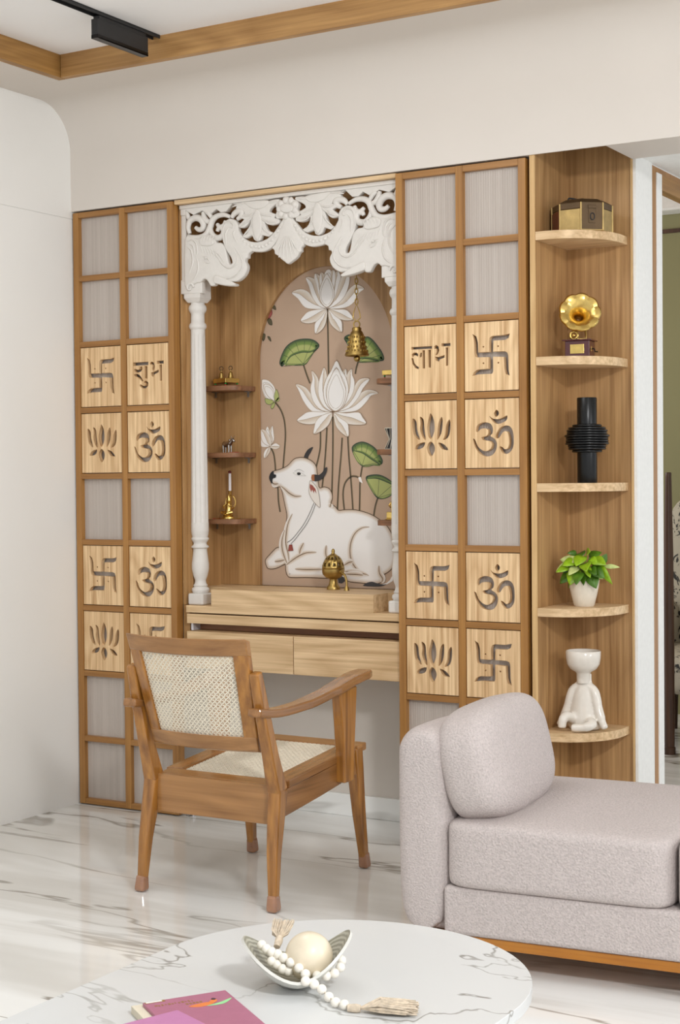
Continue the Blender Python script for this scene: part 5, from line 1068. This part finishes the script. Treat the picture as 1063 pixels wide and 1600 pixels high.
# saddle-shaped shell bowl
e1 = Vector((.83, .55, 0)).normalized(); e2 = Vector((-e1.y, e1.x, 0))
t = thing('shell_bowl', 'grey saddle-shaped shell bowl holding a cream ball', 'bowl', (2.412, -2.258, TZ), math.atan2(e1.y, e1.x))
def bowl(off, name, mat):
    m = MB(); nr, na = 12, 48; k0 = 0
    for i in range(nr + 1):
        q_ = i / nr
        for j in range(na):
            a = 2 * PI * j / na; c, s_ = math.cos(a), math.sin(a)
            A = .098 - off; B = .084 - off
            rimz = .022 + .056 * abs(c) ** 1.7 * (1.12 if c > 0 else 1.0)
            rho = .12 + .88 * q_
            z = off * .9 + rimz * max(0, (rho - .2) / .8) ** 1.7 + .004 * q_
            m.v.append((A * rho * c, B * rho * s_, z))
    for i in range(nr):
        for j in range(na): m.f.append((i * na + j, i * na + (j + 1) % na, (i + 1) * na + (j + 1) % na, (i + 1) * na + j))
    m.f.append(tuple(reversed(range(na))))
    return m
mo = bowl(0, '', ''); mi = bowl(.0035, '', '')
MB_ = MB(); MB_.v = mo.v; MB_.f = mo.f; MB_.build('outer_shell', 'pot_grey', t, 60, 0, 2, False)
MB_ = MB(); MB_.v = [(x, y, z + .001) for x, y, z in mi.v]; MB_.f = mi.f; MB_.build('inner_shell', 'shell_inside', t, 60, 0, 2, False)
na, nr = 48, 12
MB_ = MB(); MB_.v = mo.v[nr * na:] + [(x, y, z + .001) for x, y, z in mi.v[nr * na:]]; MB_.f = [(j, (j + 1) % na, na + (j + 1) % na, na + j) for j in range(na)]; MB_.build('rim', 'pot_grey', t, 60, 0, 2, False)
t = thing('stone_ball', 'cream stone ball resting in the shell bowl', 'ball', (2.433, -2.252, TZ + .0095))
MB().ball((0, 0, .0425), .0425, 32, 20).build('ball', 'stone_cream', t, 80)
# bead garland with tassels
t = thing('bead_garland', 'white wooden bead garland with jute tassels spilling from the bowl', 'garland', (2.55, -2.33, TZ))
G = Vector((2.55, -2.33, TZ))
S1 = [(2.357,-2.287,.41),(2.369,-2.291,.406),(2.38,-2.291,.402),(2.391,-2.288,.399),(2.404,-2.289,.395),(2.421,-2.292,.39),(2.44,-2.296,.384),(2.457,-2.302,.378),(2.467,-2.318,.372),(2.479,-2.309,.366),(2.492,-2.306,.3585),(2.509,-2.311,.3495),(2.532,-2.327,.349),(2.551,-2.33,.349)]
S2 = [(2.384,-2.297,.388),(2.394,-2.295,.383),(2.407,-2.297,.378),(2.415,-2.291,.374)]
S3 = [(2.466,-2.279,.37),(2.48,-2.271,.37),(2.49,-2.26,.373),(2.49,-2.24,.378),(2.482,-2.222,.384)]
bd = MB().ball((0, 0, 0), .0086, 16, 10).build('bead', 'bead_white', None, 80); bdm = bd.data; bpy.data.objects.remove(bd)
for sn in (S1, S2, S3):
    for p in sn:
        o = link('bead', bdm, None, t, None); o.location = Vector(p) - G
    MB().tube([tuple(Vector(p) - G) for p in sn], .0012, 6).build('cord', 'jute', t)
def tassel(a, b, spread, n, name):
    a, b = Vector(a) - G, Vector(b) - G; d = b - a; m = MB(); L_ = d.length; d.normalize()
    sd = d.cross(Vector((0, 0, 1))).normalized(); u_ = sd.cross(d)
    MB().tube([tuple(a - d * .002), tuple(a + d * .012), tuple(a + d * .02)], [.006, .0075, .006], 10).build('tassel_knot', 'jute', t)
    for k in range(n):
        x, z = random.uniform(-1, 1), random.uniform(0, 1)
        l = L_ * random.uniform(.82, 1.05)
        p0 = a + d * .016; p1 = a + d * (l * .55) + sd * (x * spread * .8) + u_ * (z * spread * .6); p2 = a + d * l + sd * (x * spread) + u_ * (z * spread * .5)
        m.tube([tuple(p0), tuple(p1), tuple(p2)], [.0012, .0013, .0010], 4)
    o = m.build(name, 'jute', t, 60); tag(o, kind='stuff')
tassel((2.563, -2.336, .3475), (2.664, -2.288, .344), .024, 260, 'tassel')
tassel((2.378, -2.27, .407), (2.366, -2.226, .435), .019, 130, 'tassel')
# books
def book(name, label, corner, dirx, wx, wy, z0, th, cover, extra=None):
    t = thing(name, label, 'book', (corner[0], corner[1], z0), math.atan2(dirx[1], dirx[0]), 'books on the coffee table')
    MB().box(.002, wx - .002, -wy + .002, -.002, .0012, th - .0012).build('pages', 'paper', t, None, .0005)
    MB().box(0, wx, -wy, 0, th - .0012, th).box(0, wx, -wy, 0, 0, .0012).box(-.001, .0006, -wy, 0, 0, th).build('cover', cover, t, None, .0004)
    return t
d1 = Vector((2.356 - 2.274, -2.388 + 2.507, 0)).normalized()
bk0 = book('thick_book', 'thick cream-paged book at the bottom of the pile on the table', (2.249, -2.519), (d1.x, d1.y), .135, .19, TZ, .013, 'paper')
bk1 = book('plum_book', 'plum paperback with a bright bird picture on its cover', (2.268, -2.512), (d1.x, d1.y), .146, .21, TZ + .0132, .006, 'book_plum')
def ink(p, pts, mat, name, z=.0061):
    MB().prism(pts, lambda u, v, d: (u, v, d), z, z + .0002).build(name, mat, p, None)
R4 = lambda x0, x1, y0, y1: [(x0, y0), (x1, y0), (x1, y1), (x0, y1)]
ink(bk1, R4(.001, .036, -.009, -.001), 'ink_gold', 'corner_band'); ink(bk1, R4(.003, .031, -.007, -.002), 'ink_white', 'corner_label', .0063)
for k, wd in enumerate((.005, .003, .003, .003, .004, .003, .002, .003, .004, .003, .003, .002)):
    ink(bk1, R4(.012 + k * .0058, .012 + k * .0058 + wd, -.030 + (.001 if k % 3 else .003), -.022 - (.002 if k % 2 else 0)), 'ink_gold', 'title_letter')
for k in range(5): ink(bk1, R4(.062 + k * .006, .066 + k * .006, -.0415, -.035), 'ink_gold', 'title_letter')
ink(bk1, cr([(.062, -.052), (.085, -.045), (.106, -.046), (.104, -.055), (.08, -.062)], 3), 'ink_orange', 'bird_body')
ink(bk1, cr([(.09, -.062), (.115, -.055), (.14, -.042), (.136, -.05), (.118, -.064)], 3), 'ink_green', 'bird_tail', .0063)
ink(bk1, cr([(.10, -.046), (.11, -.036), (.116, -.042), (.108, -.052)], 3), 'ink_orange', 'bird_neck', .0064); ink(bk1, cr([(.107, -.037), (.111, -.03), (.116, -.035), (.112, -.04)], 3), 'ink_dark', 'bird_head', .0066)
book('pink_book', 'pink book lying across the plum paperback at the picture edge', (2.361, -2.541), (.93, -.36), .11, .16, TZ + .0195, .012, 'book_pink')

# ================================================================== TRACK LIGHT
t = thing('track_light', 'black linear spotlight head on a ceiling track', 'spotlight', (.686, -.56, 2.64))
MB().box(-.013, .013, -.13, .13, .012, .062).build('housing', 'black_matte', t, None, .0015)
MB().box(-.012, .012, -.12, .12, .062, .0735).build('driver', 'black_matte', t, None, .001)
MB().box(-.013, .013, -.13, .13, 0, .003).box(-.013, -.0115, -.13, .13, 0, .012).box(.0115, .013, -.13, .13, 0, .012).build('bezel', 'black_gloss', t, None)
for k in range(11):
    y = -.118 + k * .0236
    MB().box(-.0115, .0115, y - .009, y + .009, .0032, .0118).build('louvre_cell', 'black_gloss', t, None, .001)
t = thing('light_track', 'thin black lighting track fixed along the white ceiling', 'track', (.686, -1.8, 2.7135))
MB().box(-.016, -.0125, -1.45, 1.432, 0, .0115).box(.0125, .016, -1.45, 1.432, 0, .0115).box(-.016, .016, -1.45, 1.432, .009, .0115).build('rail', 'black_matte', t, None)
